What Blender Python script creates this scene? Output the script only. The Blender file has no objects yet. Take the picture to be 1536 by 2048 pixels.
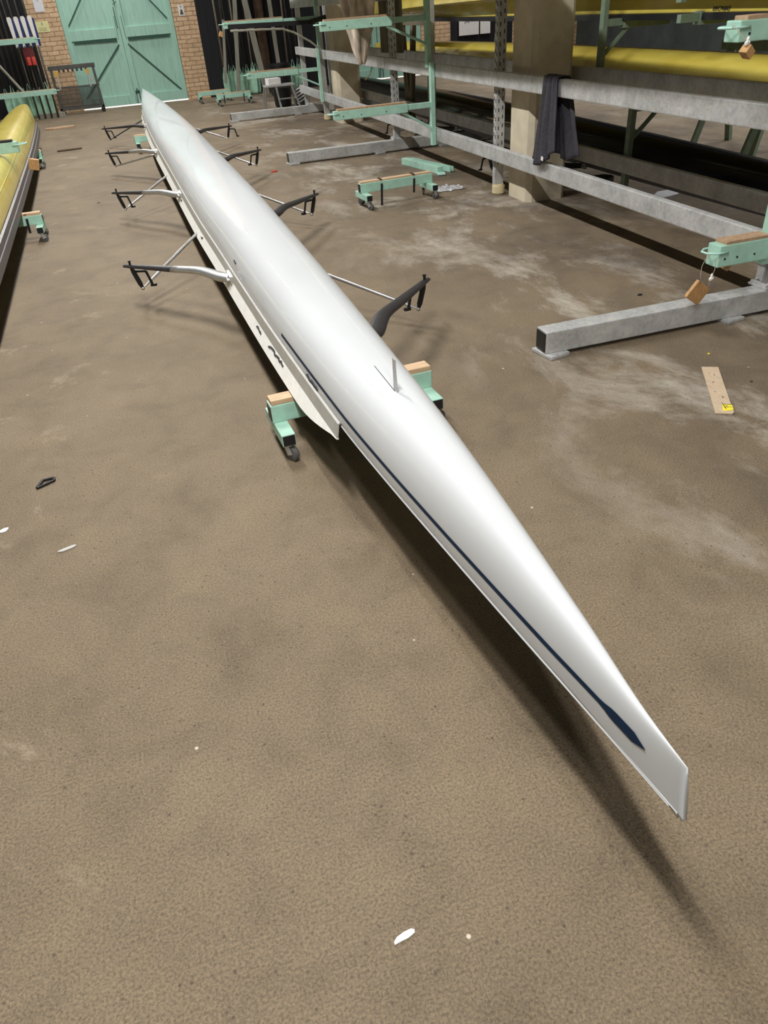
import bpy, bmesh, math, random
from mathutils import Vector, Matrix, Euler
from mathutils import noise as mnoise

C = bpy.context.scene
COL = C.collection
PI = math.pi

# ------------------------------------------------------------------ camera
cam_d = bpy.data.cameras.new('camera')
cam_d.sensor_fit = 'VERTICAL'
cam_d.sensor_height = 36.0
cam_d.lens = 36.0 * 1450.0 / 2048.0
cam_d.clip_start = 0.05
cam_d.clip_end = 200
cam = bpy.data.objects.new('camera', cam_d)
COL.objects.link(cam)
Rr = (0.950902, -0.30222, -0.066702)
Ru = (0.22642, 0.532382, 0.815662)
Rf = (0.210998, 0.790717, -0.574671)
cam.matrix_world = Matrix(((Rr[0], Ru[0], -Rf[0], 0.0),
                           (Rr[1], Ru[1], -Rf[1], 0.0),
                           (Rr[2], Ru[2], -Rf[2], 1.65),
                           (0, 0, 0, 1)))
C.camera = cam

# ------------------------------------------------------------------ world, lamps, exposure
C.view_settings.view_transform = 'Standard'
C.view_settings.look = 'None'
C.view_settings.gamma = 1.0
C.view_settings.use_curve_mapping = False
C.view_settings.exposure = 0.0
W = bpy.data.worlds.new('World')
C.world = W
W.use_nodes = True
W.node_tree.nodes['Background'].inputs[0].default_value = (0.93, 0.96, 1.0, 1)
W.node_tree.nodes['Background'].inputs[1].default_value = 0.05


def area(x, y, z, sx, sy, power, col=(1.0, 0.985, 0.95), rx=0.0, name='fluorescent_lamp', spread=math.radians(125)):
    d = bpy.data.lights.new(name, 'AREA')
    d.shape = 'RECTANGLE'
    d.size = sx
    d.size_y = sy
    d.energy = power
    d.spread = spread
    d.color = col
    o = bpy.data.objects.new(name, d)
    COL.objects.link(o)
    o.location = (x, y, z)
    o.rotation_euler = (rx, 0, 0)
    return o


# the hall's fluorescent strips, in rows along the hall
for i in range(6):
    area(-0.27, -4.1 + i * 5.0, 4.95, 0.13, 2.4, 250 if i != 1 else 275, spread=PI)
for i in range(8):
    area(8.6, 0.0 + i * 3.0, 4.6, 0.13, 1.5, 70)
# daylight outside behind the two doors
area(3.0, 22.6, 3.2, 12, 1.4, 2600, (0.75, 0.82, 1.0), name='daylight_outside', spread=PI)


# ------------------------------------------------------------------ materials
def new_mat(name):
    m = bpy.data.materials.new(name)
    m.use_nodes = True
    nt = m.node_tree
    b = nt.nodes['Principled BSDF']
    return m, nt, b


def N(nt, t, **kw):
    n = nt.nodes.new(t)
    for k, v in kw.items():
        setattr(n, k, v)
    return n


def ramp(nt, fac, stops):
    r = N(nt, 'ShaderNodeValToRGB')
    e = r.color_ramp.elements
    while len(e) < len(stops):
        e.new(0.5)
    for i, (p, c) in enumerate(stops):
        e[i].position = p
        e[i].color = (c[0], c[1], c[2], 1)
    nt.links.new(fac, r.inputs[0])
    return r.outputs[0]


def noise_tex(nt, scale, detail=4, rough=0.55, vec=None, dist=0.0):
    n = N(nt, 'ShaderNodeTexNoise')
    n.inputs['Scale'].default_value = scale
    n.inputs['Detail'].default_value = detail
    n.inputs['Roughness'].default_value = rough
    n.inputs['Distortion'].default_value = dist
    if vec is not None:
        nt.links.new(vec, n.inputs['Vector'])
    return n.outputs['Fac']


def coords(nt, kind='Object', scale=None, rot=None):
    t = N(nt, 'ShaderNodeTexCoord')
    o = t.outputs[kind]
    if scale or rot:
        mp = N(nt, 'ShaderNodeMapping')
        if scale:
            mp.inputs['Scale'].default_value = scale
        if rot:
            mp.inputs['Rotation'].default_value = rot
        nt.links.new(o, mp.inputs[0])
        o = mp.outputs[0]
    return o


def mixc(nt, fac, a, b, mode='MIX'):
    m = N(nt, 'ShaderNodeMix', data_type='RGBA', blend_type=mode)
    if isinstance(fac, (int, float)):
        m.inputs[0].default_value = fac
    else:
        nt.links.new(fac, m.inputs[0])
    for i, v in ((6, a), (7, b)):
        if isinstance(v, tuple):
            m.inputs[i].default_value = (v[0], v[1], v[2], 1)
        else:
            nt.links.new(v, m.inputs[i])
    return m.outputs[2]


def bump(nt, b, h, strength=0.3, dist=0.01):
    bn = N(nt, 'ShaderNodeBump')
    bn.inputs['Strength'].default_value = strength
    bn.inputs['Distance'].default_value = dist
    nt.links.new(h, bn.inputs['Height'])
    nt.links.new(bn.outputs[0], b.inputs['Normal'])


def simple(name, c, rough=0.5, metal=0.0, var=0.12, scale=12.0, coat=0.0, bmp=0.0, bscale=60, spec=0.5, stretch=None):
    m, nt, b = new_mat(name)
    v = coords(nt, 'Object', scale=stretch)
    f = noise_tex(nt, scale, 5, 0.6, v)
    lo = tuple(x * (1 - var) for x in c)
    hi = tuple(min(1, x * (1 + var)) for x in c)
    nt.links.new(ramp(nt, f, [(0.3, lo), (0.7, hi)]), b.inputs['Base Color'])
    b.inputs['Roughness'].default_value = rough
    b.inputs['Metallic'].default_value = metal
    b.inputs['Coat Weight'].default_value = coat
    b.inputs['Coat Roughness'].default_value = 0.05
    b.inputs['Specular IOR Level'].default_value = spec
    if bmp:
        bump(nt, b, noise_tex(nt, bscale, 3, 0.6, coords(nt)), bmp, 0.004)
    return m


M = {}
# floor: worn brown concrete
m, nt, b = new_mat('worn_concrete')
v = coords(nt)
big = noise_tex(nt, 0.55, 6, 0.62, v, 0.6)
mid = noise_tex(nt, 3.2, 8, 0.68, v, 0.4)
fine = noise_tex(nt, 150, 4, 0.75, v)
c1 = ramp(nt, big, [(0.3, (0.160, 0.120, 0.076)), (0.55, (0.196, 0.149, 0.096)), (0.75, (0.236, 0.185, 0.125))])
c2 = ramp(nt, mid, [(0.28, (0.74, 0.73, 0.72)), (0.5, (1.0, 1.0, 1.0)), (0.72, (1.16, 1.15, 1.12))])
c = mixc(nt, 1.0, c1, c2, 'MULTIPLY')
c = mixc(nt, 0.8, c, ramp(nt, fine, [(0.34, (0.42, 0.40, 0.38)), (0.5, (1, 1, 1)), (0.64, (1.5, 1.46, 1.38))]), 'MULTIPLY')
# pale worn patches towards the rack, streaky
vs = coords(nt, 'Object', scale=(1.0, 0.55, 1))
sep = N(nt, 'ShaderNodeSeparateXYZ')
nt.links.new(v, sep.inputs[0])


def maprange(nt, val, a, b_, c_=0.0, d_=1.0):
    r = N(nt, 'ShaderNodeMapRange')
    r.inputs[1].default_value = a
    r.inputs[2].default_value = b_
    r.inputs[3].default_value = c_
    r.inputs[4].default_value = d_
    nt.links.new(val, r.inputs[0])
    return r.outputs[0]


def mathn(nt, op, a, b_):
    n = N(nt, 'ShaderNodeMath', operation=op)
    for i, x in enumerate((a, b_)):
        if isinstance(x, (int, float)):
            n.inputs[i].default_value = x
        else:
            nt.links.new(x, n.inputs[i])
    return n.outputs[0]


pn = noise_tex(nt, 1.5, 10, 0.74, vs, 0.35)
xr = maprange(nt, sep.outputs[0], 1.2, 2.3)
xr2 = maprange(nt, sep.outputs[0], 3.2, 4.2, 1.0, 0.25)
patch = mathn(nt, 'MULTIPLY', mathn(nt, 'MULTIPLY', maprange(nt, pn, 0.50, 0.66), xr), xr2)
patch = mathn(nt, 'MULTIPLY', patch, 0.8)
c = mixc(nt, patch, c, (0.58, 0.53, 0.46))
# darker damp staining along the rack feet
dn = noise_tex(nt, 1.1, 6, 0.7, coords(nt, 'Object', scale=(1, 0.8, 1)), 0.3)
dk = mathn(nt, 'MULTIPLY', maprange(nt, dn, 0.44, 0.66), maprange(nt, sep.outputs[0], 1.5, 3.0))
dk = mathn(nt, 'MULTIPLY', dk, 0.75)
c = mixc(nt, dk, c, (0.075, 0.055, 0.04))
# left worn patch
ln = noise_tex(nt, 2.3, 10, 0.75, v, 0.3)
lp = mathn(nt, 'MULTIPLY', maprange(nt, ln, 0.58, 0.72), maprange(nt, sep.outputs[0], -0.75, -0.05, 0.75, 0.0))
c = mixc(nt, lp, c, (0.42, 0.34, 0.25))
# specks of grit, dark pits and paint chips
vor = N(nt, 'ShaderNodeTexVoronoi')
vor.inputs['Scale'].default_value = 9
nt.links.new(v, vor.inputs['Vector'])
chip = maprange(nt, vor.outputs['Distance'], 0.035, 0.06, 1.0, 0.0)
wn = noise_tex(nt, 6.0, 2, 0.5, v)
chip = mathn(nt, 'MULTIPLY', chip, maprange(nt, wn, 0.55, 0.6))
c = mixc(nt, chip, c, (0.62, 0.55, 0.45))
vor2 = N(nt, 'ShaderNodeTexVoronoi')
vor2.inputs['Scale'].default_value = 26
nt.links.new(v, vor2.inputs['Vector'])
pit = mathn(nt, 'MULTIPLY', maprange(nt, vor2.outputs['Distance'], 0.07, 0.14, 0.75, 0.0), maprange(nt, wn, 0.50, 0.60, 1.0, 0.0))
c = mixc(nt, pit, c, (0.07, 0.05, 0.035))
nt.links.new(c, b.inputs['Base Color'])
b.inputs['Roughness'].default_value = 0.72
hn = mathn(nt, 'ADD', noise_tex(nt, 95, 4, 0.7, v), mathn(nt, 'MULTIPLY', mid, 1.4))
bump(nt, b, hn, 0.8, 0.008)
M['floor'] = m

# brick wall
m, nt, b = new_mat('buff_brick')
v = coords(nt)
mp = N(nt, 'ShaderNodeMapping')
mp.inputs['Rotation'].default_value = (PI / 2, 0, 0)
nt.links.new(v, mp.inputs[0])
br = N(nt, 'ShaderNodeTexBrick')
br.inputs['Scale'].default_value = 1.0
br.inputs['Brick Width'].default_value = 0.26
br.inputs['Row Height'].default_value = 0.088
br.inputs['Mortar Size'].default_value = 0.008
br.inputs['Mortar Smooth'].default_value = 0.3
br.inputs['Color1'].default_value = (0.60, 0.41, 0.25, 1)
br.inputs['Color2'].default_value = (0.74, 0.52, 0.33, 1)
br.inputs['Mortar'].default_value = (0.30, 0.20, 0.12, 1)
dis = noise_tex(nt, 5, 3, 0.6, v)
vm = N(nt, 'ShaderNodeVectorMath', operation='ADD')
nt.links.new(mp.outputs[0], vm.inputs[0])
cv = N(nt, 'ShaderNodeCombineXYZ')
nt.links.new(maprange(nt, dis, 0.3, 0.7, -0.012, 0.012), cv.inputs[1])
nt.links.new(cv.outputs[0], vm.inputs[1])
nt.links.new(vm.outputs[0], br.inputs['Vector'])
nt.links.new(mixc(nt, 0.5, br.outputs[0], ramp(nt, noise_tex(nt, 9, 5, 0.6, v), [(0.3, (0.6, 0.58, 0.55)), (0.7, (1.15, 1.15, 1.15))]), 'MULTIPLY'), b.inputs['Base Color'])
b.inputs['Roughness'].default_value = 0.9
bump(nt, b, mathn(nt, 'SUBTRACT', 1.0, br.outputs['Fac']), 0.5, 0.01)
M['brick'] = m

# galvanised steel
m, nt, b = new_mat('galvanised_steel')
v = coords(nt)
vo = N(nt, 'ShaderNodeTexVoronoi')
vo.inputs['Scale'].default_value = 60
nt.links.new(v, vo.inputs['Vector'])
g = noise_tex(nt, 6, 6, 0.65, v)
cg = ramp(nt, g, [(0.25, (0.34, 0.34, 0.33)), (0.55, (0.52, 0.53, 0.52)), (0.8, (0.66, 0.67, 0.65))])
cg = mixc(nt, 0.30, cg, vo.outputs['Color'], 'SOFT_LIGHT')
hs = N(nt, 'ShaderNodeHueSaturation')
hs.inputs['Saturation'].default_value = 0.25
nt.links.new(cg, hs.inputs['Color'])
nt.links.new(hs.outputs[0], b.inputs['Base Color'])
b.inputs['Metallic'].default_value = 0.35
b.inputs['Roughness'].default_value = 0.55
bump(nt, b, noise_tex(nt, 140, 3, 0.6, v), 0.15, 0.003)
M['galv'] = m

# pale green painted timber of the doors
m, nt, b = new_mat('green_door_paint')
v = coords(nt, 'Object', scale=(14, 1, 0.9))
g = noise_tex(nt, 3.0, 7, 0.65, v)
nt.links.new(ramp(nt, g, [(0.25, (0.22, 0.40, 0.33)), (0.45, (0.33, 0.56, 0.46)), (0.75, (0.41, 0.64, 0.54))]), b.inputs['Base Color'])
b.inputs['Roughness'].default_value = 0.6
bump(nt, b, g, 0.25, 0.004)
M['door'] = m

# white glossy hull gelcoat
m, nt, b = new_mat('white_gelcoat')
v = coords(nt, 'Object', scale=(1, 0.35, 1))
g = noise_tex(nt, 3.0, 5, 0.6, v)
nt.links.new(ramp(nt, g, [(0.3, (0.545, 0.56, 0.575)), (0.7, (0.585, 0.605, 0.625))]), b.inputs['Base Color'])
b.inputs['Roughness'].default_value = 0.7
b.inputs['Specular IOR Level'].default_value = 0.2
b.inputs['Coat Weight'].default_value = 0.55
b.inputs['Coat Roughness'].default_value = 0.012
b.inputs['Coat IOR'].default_value = 1.5
M['white_hull'] = m

# yellow glossy hull
m, nt, b = new_mat('yellow_gelcoat')
v = coords(nt, 'Object', scale=(1, 0.35, 1))
g = noise_tex(nt, 7.0, 6, 0.65, v)
nt.links.new(ramp(nt, g, [(0.3, (0.60, 0.47, 0.07)), (0.7, (0.74, 0.62, 0.13))]), b.inputs['Base Color'])
b.inputs['Roughness'].default_value = 0.35
b.inputs['Coat Weight'].default_value = 0.6
b.inputs['Coat Roughness'].default_value = 0.08
M['yellow_hull'] = m

M['black_hull'] = simple('black_gelcoat', (0.005, 0.005, 0.009), 0.3, coat=0.25, spec=0.2)
M['white_paint'] = simple('worn_white_paint', (0.86, 0.85, 0.82), 0.45, var=0.07, scale=25)
M['rail'] = simple('pale_rail_tape', (0.46, 0.45, 0.42), 0.5, var=0.08, scale=20)
M['navy'] = simple('navy_tape', (0.004, 0.022, 0.060), 0.5, spec=0.15)
M['green'] = simple('mint_green_paint', (0.37, 0.61, 0.50), 0.45, var=0.12, scale=14, bmp=0.1)
M['dkgreen'] = simple('shaded_bracket_and_trestle_green', (0.20, 0.27, 0.20), 0.55, var=0.15, scale=14)  # green darkened for the shaded back brackets; also the trestle colour
M['blade'] = simple('green_blade_paint', (0.38, 0.64, 0.48), 0.5, var=0.25, scale=8)
M['wood'] = simple('pale_pine', (0.56, 0.385, 0.24), 0.7, var=0.22, scale=6, stretch=(1.5, 14, 14))
M['wood2'] = simple('worn_brown_board', (0.40, 0.26, 0.16), 0.75, var=0.25, scale=30)
M['block'] = simple('raw_timber_block', (0.48, 0.27, 0.11), 0.7, var=0.3, scale=14, stretch=(9, 2, 2))
M['black'] = simple('black_plastic', (0.008, 0.008, 0.010), 0.45)
M['carbon'] = simple('black_carbon', (0.022, 0.020, 0.024), 0.42, var=0.25, scale=40, coat=0.15)
M['rubber'] = simple('grey_rubber', (0.10, 0.10, 0.10), 0.6)
M['alu'] = simple('brushed_aluminium', (0.62, 0.62, 0.62), 0.30, metal=0.85, var=0.08)
M['alum'] = simple('dull_aluminium', (0.50, 0.50, 0.49), 0.45, metal=0.5)
M['chrome'] = simple('bright_steel', (0.75, 0.75, 0.75), 0.18, metal=1.0)
M['charcoal'] = simple('charcoal_gunwale', (0.075, 0.068, 0.080), 0.4, var=0.2, scale=30)
M['towel'] = simple('charcoal_terry', (0.050, 0.048, 0.058), 0.95, var=0.25, scale=50, bmp=0.9, bscale=260)
M['canvas'] = simple('dirty_canvas', (0.50, 0.42, 0.34), 0.85, var=0.65, scale=2.2, stretch=(3, 3, 1.2), bmp=0.2)
M['concrete'] = simple('pale_concrete', (0.60, 0.53, 0.40), 0.85, var=0.12, scale=7, bmp=0.3, bscale=25)
M['darkwall'] = simple('black_boarding', (0.008, 0.008, 0.011), 0.8, var=0.4, scale=3, stretch=(8, 1, 0.3))
M['greywood'] = simple('weathered_grey_timber', (0.27, 0.26, 0.21), 0.8, var=0.25, scale=6, stretch=(4, 4, 0.4))
M['olivewood'] = simple('weathered_olive_timber', (0.16, 0.14, 0.09), 0.85, var=0.3, scale=6, stretch=(4, 4, 0.4))
M['brownpost'] = simple('brown_rough_post', (0.10, 0.06, 0.035), 0.9, var=0.4, scale=7)
M['paper'] = simple('white_paper', (0.72, 0.72, 0.76), 0.7, var=0.03)
M['ypaper'] = simple('yellow_paper', (0.74, 0.72, 0.36), 0.7, var=0.04)
M['ink'] = simple('dark_ink', (0.03, 0.03, 0.035), 0.6)
M['card'] = simple('brown_cardboard', (0.52, 0.40, 0.28), 0.85, var=0.14, scale=18, stretch=(6, 1, 1))
M['ytape'] = simple('yellow_tape', (0.85, 0.72, 0.05), 0.5)
M['red'] = simple('red_fabric', (0.10, 0.006, 0.008), 0.7, var=0.3)
M['white'] = simple('matt_white', (0.8, 0.78, 0.76), 0.6, var=0.05)
M['blue'] = simple('deep_blue_paint', (0.010, 0.025, 0.14), 0.4)
M['cord'] = simple('pale_cord', (0.42, 0.36, 0.28), 0.8)
M['rope'] = simple('yellow_rope', (0.70, 0.60, 0.30), 0.8)
M['dksteel'] = simple('dark_grey_steel', (0.085, 0.085, 0.08), 0.5, metal=0.3, var=0.3, scale=9)
M['brasspad'] = simple('yellow_fitting', (0.60, 0.38, 0.08), 0.6)
M['foil'] = simple('crumpled_clear_film', (0.75, 0.75, 0.78), 0.12, metal=0.5)
M['padding'] = simple('cream_round_foot', (0.62, 0.53, 0.32), 0.7, var=0.1)
M['reddust'] = simple('red_plastic', (0.55, 0.05, 0.03), 0.5)
M['outdoor'] = simple('pale_outdoor_paving', (0.75, 0.78, 0.85), 0.8)
M['mesh'] = None
m, nt, b = new_mat('dark_wire_mesh')
v = coords(nt)
b.inputs['Base Color'].default_value = (0.05, 0.05, 0.045, 1)
b.inputs['Roughness'].default_value = 0.6
b.inputs['Alpha'].default_value = 0.45
M['mesh'] = m
m, nt, b = new_mat('hazy_sheet')


M['rightwall'] = simple('dark_grey_green_wall', (0.035, 0.042, 0.040), 0.85, var=0.4, scale=1.5)
M['groove'] = simple('dark_green_groove', (0.020, 0.075, 0.055), 0.7)


# ------------------------------------------------------------------ geometry helpers
class MB:
    def __init__(s):
        s.bm = bmesh.new()

    def box(s, c, size, rot=None, bev=0.0):
        t = bmesh.new()
        bmesh.ops.create_cube(t, size=1.0)
        bmesh.ops.scale(t, vec=Vector(size), verts=t.verts)
        if bev:
            bmesh.ops.bevel(t, geom=list(t.edges), offset=bev, segments=2, affect='EDGES', profile=0.6)
        mat = Matrix.Translation(Vector(c))
        if rot is not None:
            mat = mat @ (rot if isinstance(rot, Matrix) else Euler(rot).to_matrix().to_4x4())
        bmesh.ops.transform(t, matrix=mat, verts=t.verts)
        s._add(t)
        return s

    def _add(s, t):
        me = bpy.data.meshes.new('t')
        t.to_mesh(me)
        t.free()
        s.bm.from_mesh(me)
        bpy.data.meshes.remove(me)

    def bar(s, p, q, w, h, up=(0, 0, 1), bev=0.0):
        """rectangular bar from p to q, w across, h along 'up'"""
        p = Vector(p)
        q = Vector(q)
        d = q - p
        L = d.length
        x = d.normalized()
        u = Vector(up)
        y = u.cross(x)
        if y.length < 1e-4:
            y = Vector((0, 1, 0)).cross(x)
        y.normalize()
        z = x.cross(y)
        mt = Matrix(((x.x, y.x, z.x, 0), (x.y, y.y, z.y, 0), (x.z, y.z, z.z, 0), (0, 0, 0, 1)))
        return s.box((p + q) / 2, (L, w, h), mt, bev)

    def tube(s, pts, radii, n=10, flat=1.0, up=(0, 0, 1), cap=True):
        """swept tube; flat<1 squashes along up"""
        pts = [Vector(p) for p in pts]
        if isinstance(radii, (int, float)):
            radii = [radii] * len(pts)
        rings = []
        for i, p in enumerate(pts):
            a = pts[max(0, i - 1)]
            b = pts[min(len(pts) - 1, i + 1)]
            d = (b - a).normalized()
            u = Vector(up)
            y = u.cross(d)
            if y.length < 1e-3:
                y = Vector((1, 0, 0)).cross(d)
            y.normalize()
            z = d.cross(y).normalized()
            r = radii[i]
            rings.append([s.bm.verts.new(p + y * (r * math.cos(2 * PI * k / n)) + z * (r * flat * math.sin(2 * PI * k / n))) for k in range(n)])
        for a, b in zip(rings[:-1], rings[1:]):
            for k in range(n):
                s.bm.faces.new((a[k], a[(k + 1) % n], b[(k + 1) % n], b[k]))
        if cap:
            s.bm.faces.new(rings[0][::-1])
            s.bm.faces.new(rings[-1])
        return s

    def cyl(s, c, r, h, axis='Z', n=20, bev=0.0, r2=None):
        t = bmesh.new()
        bmesh.ops.create_cone(t, cap_ends=True, segments=n, radius1=r, radius2=r if r2 is None else r2, depth=h)
        if bev:
            es = [e for e in t.edges if len(e.link_faces) == 2 and e.calc_face_angle(0) > 0.8]
            bmesh.ops.bevel(t, geom=es, offset=bev, segments=2, affect='EDGES')
        R = {'Z': Matrix.Identity(4), 'X': Matrix.Rotation(PI / 2, 4, 'Y'), 'Y': Matrix.Rotation(PI / 2, 4, 'X')}[axis]
        bmesh.ops.transform(t, matrix=Matrix.Translation(Vector(c)) @ R, verts=t.verts)
        s._add(t)
        return s

    def grid(s, P):
        """surface through a 2-D list of points"""
        V = [[s.bm.verts.new(p) for p in row] for row in P]
        for a, b in zip(V[:-1], V[1:]):
            for k in range(len(a) - 1):
                s.bm.faces.new((a[k], a[k + 1], b[k + 1], b[k]))
        return V

    def prism(s, pts, d):
        """polygon (3-D points) extruded by vector d"""
        a = [s.bm.verts.new(Vector(p)) for p in pts]
        b = [s.bm.verts.new(Vector(p) + Vector(d)) for p in pts]
        s.bm.faces.new(a)
        s.bm.faces.new(b[::-1])
        n = len(a)
        for i in range(n):
            s.bm.faces.new((a[i], b[i], b[(i + 1) % n], a[(i + 1) % n]))
        return s

    def build(s, name, mat, parent=None, smooth=False, solid=0.0, loc=None):
        bmesh.ops.recalc_face_normals(s.bm, faces=s.bm.faces)
        me = bpy.data.meshes.new(name)
        s.bm.to_mesh(me)
        s.bm.free()
        me.materials.append(M[mat] if isinstance(mat, str) else mat)
        o = bpy.data.objects.new(name, me)
        COL.objects.link(o)
        if smooth:
            for p in me.polygons:
                p.use_smooth = True
            if smooth == 'auto':
                md = o.modifiers.new('split', 'EDGE_SPLIT')
                md.split_angle = math.radians(38)
        if solid:
            md = o.modifiers.new('solid', 'SOLIDIFY')
            md.thickness = solid
            md.offset = 0
        if parent is not None:
            o.parent = parent
            if loc is None:
                o.matrix_parent_inverse = world(parent).inverted()
        if loc is not None:
            o.location = loc
        return o


def merge(o, mb, mat):
    """add surface detail with its own material to an existing part"""
    bmesh.ops.recalc_face_normals(mb.bm, faces=mb.bm.faces)
    me = o.data
    me.materials.append(M[mat] if isinstance(mat, str) else mat)
    k = len(me.materials) - 1
    for f in mb.bm.faces:
        f.material_index = k
    t = bpy.data.meshes.new('t')
    mb.bm.to_mesh(t)
    mb.bm.free()
    bm = bmesh.new()
    bm.from_mesh(me)
    bm.from_mesh(t)
    bm.to_mesh(me)
    bm.free()
    bpy.data.meshes.remove(t)
    return o


def world(o):
    m = o.matrix_basis.copy()
    if o.parent is not None:
        return world(o.parent) @ o.matrix_parent_inverse @ m
    return m


def thing(name, label, cat, loc=(0, 0, 0), rotz=0.0, group=None):
    o = bpy.data.objects.new(name, None)
    COL.objects.link(o)
    o.empty_display_size = 0.1
    o.location = loc
    o.rotation_euler = (0, 0, rotz)
    o['label'] = label
    o['category'] = cat
    if group:
        o['group'] = group
    return o


def tag(o, label, cat, group=None):
    o['label'] = label
    o['category'] = cat
    if group:
        o['group'] = group
    return o


def struct(o):
    o['kind'] = 'structure'
    return o


def copy_tree(o, parent=None, parts=True):
    c = o.copy()
    COL.objects.link(c)
    if parent is not None:
        c.parent = parent
        c.matrix_parent_inverse = o.matrix_parent_inverse.copy()
    for ch in [x for x in bpy.data.objects if x.parent == o]:
        copy_tree(ch, c)
    return c


def interp(x, xs, ys):
    if x <= xs[0]:
        return ys[0]
    for i in range(len(xs) - 1):
        if x <= xs[i + 1]:
            t = (x - xs[i]) / (xs[i + 1] - xs[i])
            return ys[i] + (ys[i + 1] - ys[i]) * t
    return ys[-1]


def catmull(x, xs, ys):
    """smooth interpolation"""
    n = len(xs)
    if x <= xs[0]:
        return ys[0]
    if x >= xs[-1]:
        return ys[-1]
    i = 0
    while x > xs[i + 1]:
        i += 1

    def slope(k):
        if k == 0:
            return (ys[1] - ys[0]) / (xs[1] - xs[0])
        if k == n - 1:
            return (ys[-1] - ys[-2]) / (xs[-1] - xs[-2])
        return (ys[k + 1] - ys[k - 1]) / (xs[k + 1] - xs[k - 1])
    h = xs[i + 1] - xs[i]
    t = (x - xs[i]) / h
    m0 = slope(i) * h
    m1 = slope(i + 1) * h
    return (2 * t ** 3 - 3 * t * t + 1) * ys[i] + (t ** 3 - 2 * t * t + t) * m0 + (-2 * t ** 3 + 3 * t * t) * ys[i + 1] + (t ** 3 - t * t) * m1


# ------------------------------------------------------------------ floor and walls
mb = MB()
mb.box((3.0, 9.4, -0.05), (18.0, 25.0, 0.10))
struct(mb.build('floor', 'floor'))
WY = 20.8


def wall_panel(x0, x1, z0, z1, mat, name, y=WY, th=0.25):
    w = MB()
    w.box(((x0 + x1) / 2, y + th / 2, (z0 + z1) / 2), (x1 - x0, th, z1 - z0))
    return struct(w.build(name, mat))


wall_panel(-6.0, -1.62, 0, 5.2, 'darkwall', 'wall_back')
wall_panel(-1.62, -0.97, 0, 5.2, 'brick', 'wall_back')
wall_panel(1.49, 2.03, 0, 5.2, 'brick', 'wall_back')
wall_panel(-0.97, 1.49, 3.6, 5.2, 'brick', 'wall_back')
wall_panel(2.03, 5.05, 0, 5.2, 'darkwall', 'wall_back')
wall_panel(5.05, 5.2, 0, 5.2, 'brick', 'wall_back')
wall_panel(7.55, 8.35, 0, 5.2, 'brick', 'wall_back')
wall_panel(5.2, 7.55, 3.6, 5.2, 'brick', 'wall_back')
wall_panel(8.35, 10.1, 0, 5.2, 'darkwall', 'wall_back')
wall_panel(10.1, 12, 0, 5.2, 'brick', 'wall_back')
mb = MB()
mb.box((12.125, 9.4, 2.6), (0.25, 24.9, 5.2))
struct(mb.build('wall_right', M['rightwall']))
mb = MB()
mb.box((3.0, 22.6, -0.08), (18, 1.4, 0.10))
struct(mb.build('floor', 'outdoor'))


def double_door(name, xc, w=2.44):
    """painted board double door, ledged and braced, hanging a little above the floor"""
    z0, z1 = 0.035, 3.6
    y = WY + 0.02
    body = MB()
    body.box((xc, y + 0.05, (z0 + z1) / 2), (w, 0.05, z1 - z0))
    d = struct(body.build(name, 'door'))
    for s in (-1, 1):
        cx = xc + s * w / 4
        hw = w / 4 - 0.01
        fr = MB()
        f = 0.11
        for zz in (z0 + 0.10, 1.47, 2.75, z1 - 0.09):
            fr.box((cx, y + 0.005, zz), (2 * hw, 0.045, 0.20 if zz < 3 else 0.16), bev=0.004)
        for sx in (-1, 1):
            fr.box((cx + sx * (hw - f / 2), y + 0.003, (z0 + z1) / 2), (f, 0.045, z1 - z0), bev=0.004)
        fr.build('door_frame', 'door', d)
        # dark recess lines beside ledges and diagonal braces
        bl = MB()
        bl.bar((xc + s * 0.13, y - 0.018, 1.335), (xc + s * (w / 2 - 0.16), y - 0.018, 1.345), 0.012, 0.045)
        bl.bar((xc + s * 0.10, y - 0.018, 1.24), (xc + s * (w / 2 - 0.13), y - 0.018, 0.24), 0.012, 0.030)
        bl.bar((xc + s * (w / 2 - 0.14), y - 0.018, 1.66), (xc + s * 0.35, y - 0.018, 2.55), 0.012, 0.024)
        bl.bar((xc + s * 0.085, y - 0.018, 1.33), (xc + s * 0.075, y - 0.018, 1.78), 0.010, 0.010, up=(1, 0, 0))
        merge(d, bl, 'groove')
    bt = MB()
    bt.tube([(xc - 0.05, y - 0.03, 1.55), (xc - 0.05, y - 0.04, 1.95)], 0.008, 8)
    for k in range(7):
        bt.tube([(xc - 0.04 + 0.03 * math.sin(k * 2.1), y - 0.03, 2.0 + 0.05 * k), (xc + 0.05 * math.cos(k * 1.7), y - 0.035, 2.05 + 0.05 * k)], 0.006, 6)
    merge(d, bt, 'groove')
    sb = MB()
    sb.box((xc + 0.07, y - 0.03, 0.28), (0.10, 0.02, 0.05))
    sb.tube([(xc + 0.03, y - 0.035, 0.05), (xc + 0.04, y - 0.035, 0.30), (xc + 0.07, y - 0.04, 0.36), (xc + 0.10, y - 0.035, 0.30), (xc + 0.11, y - 0.035, 0.04)], 0.009, 6)
    sb.build('floor_bolt', M['groove'], d)
    return d


double_door('door_1', 0.26, 2.46)
double_door('door_2', 6.375, 2.35)

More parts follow.
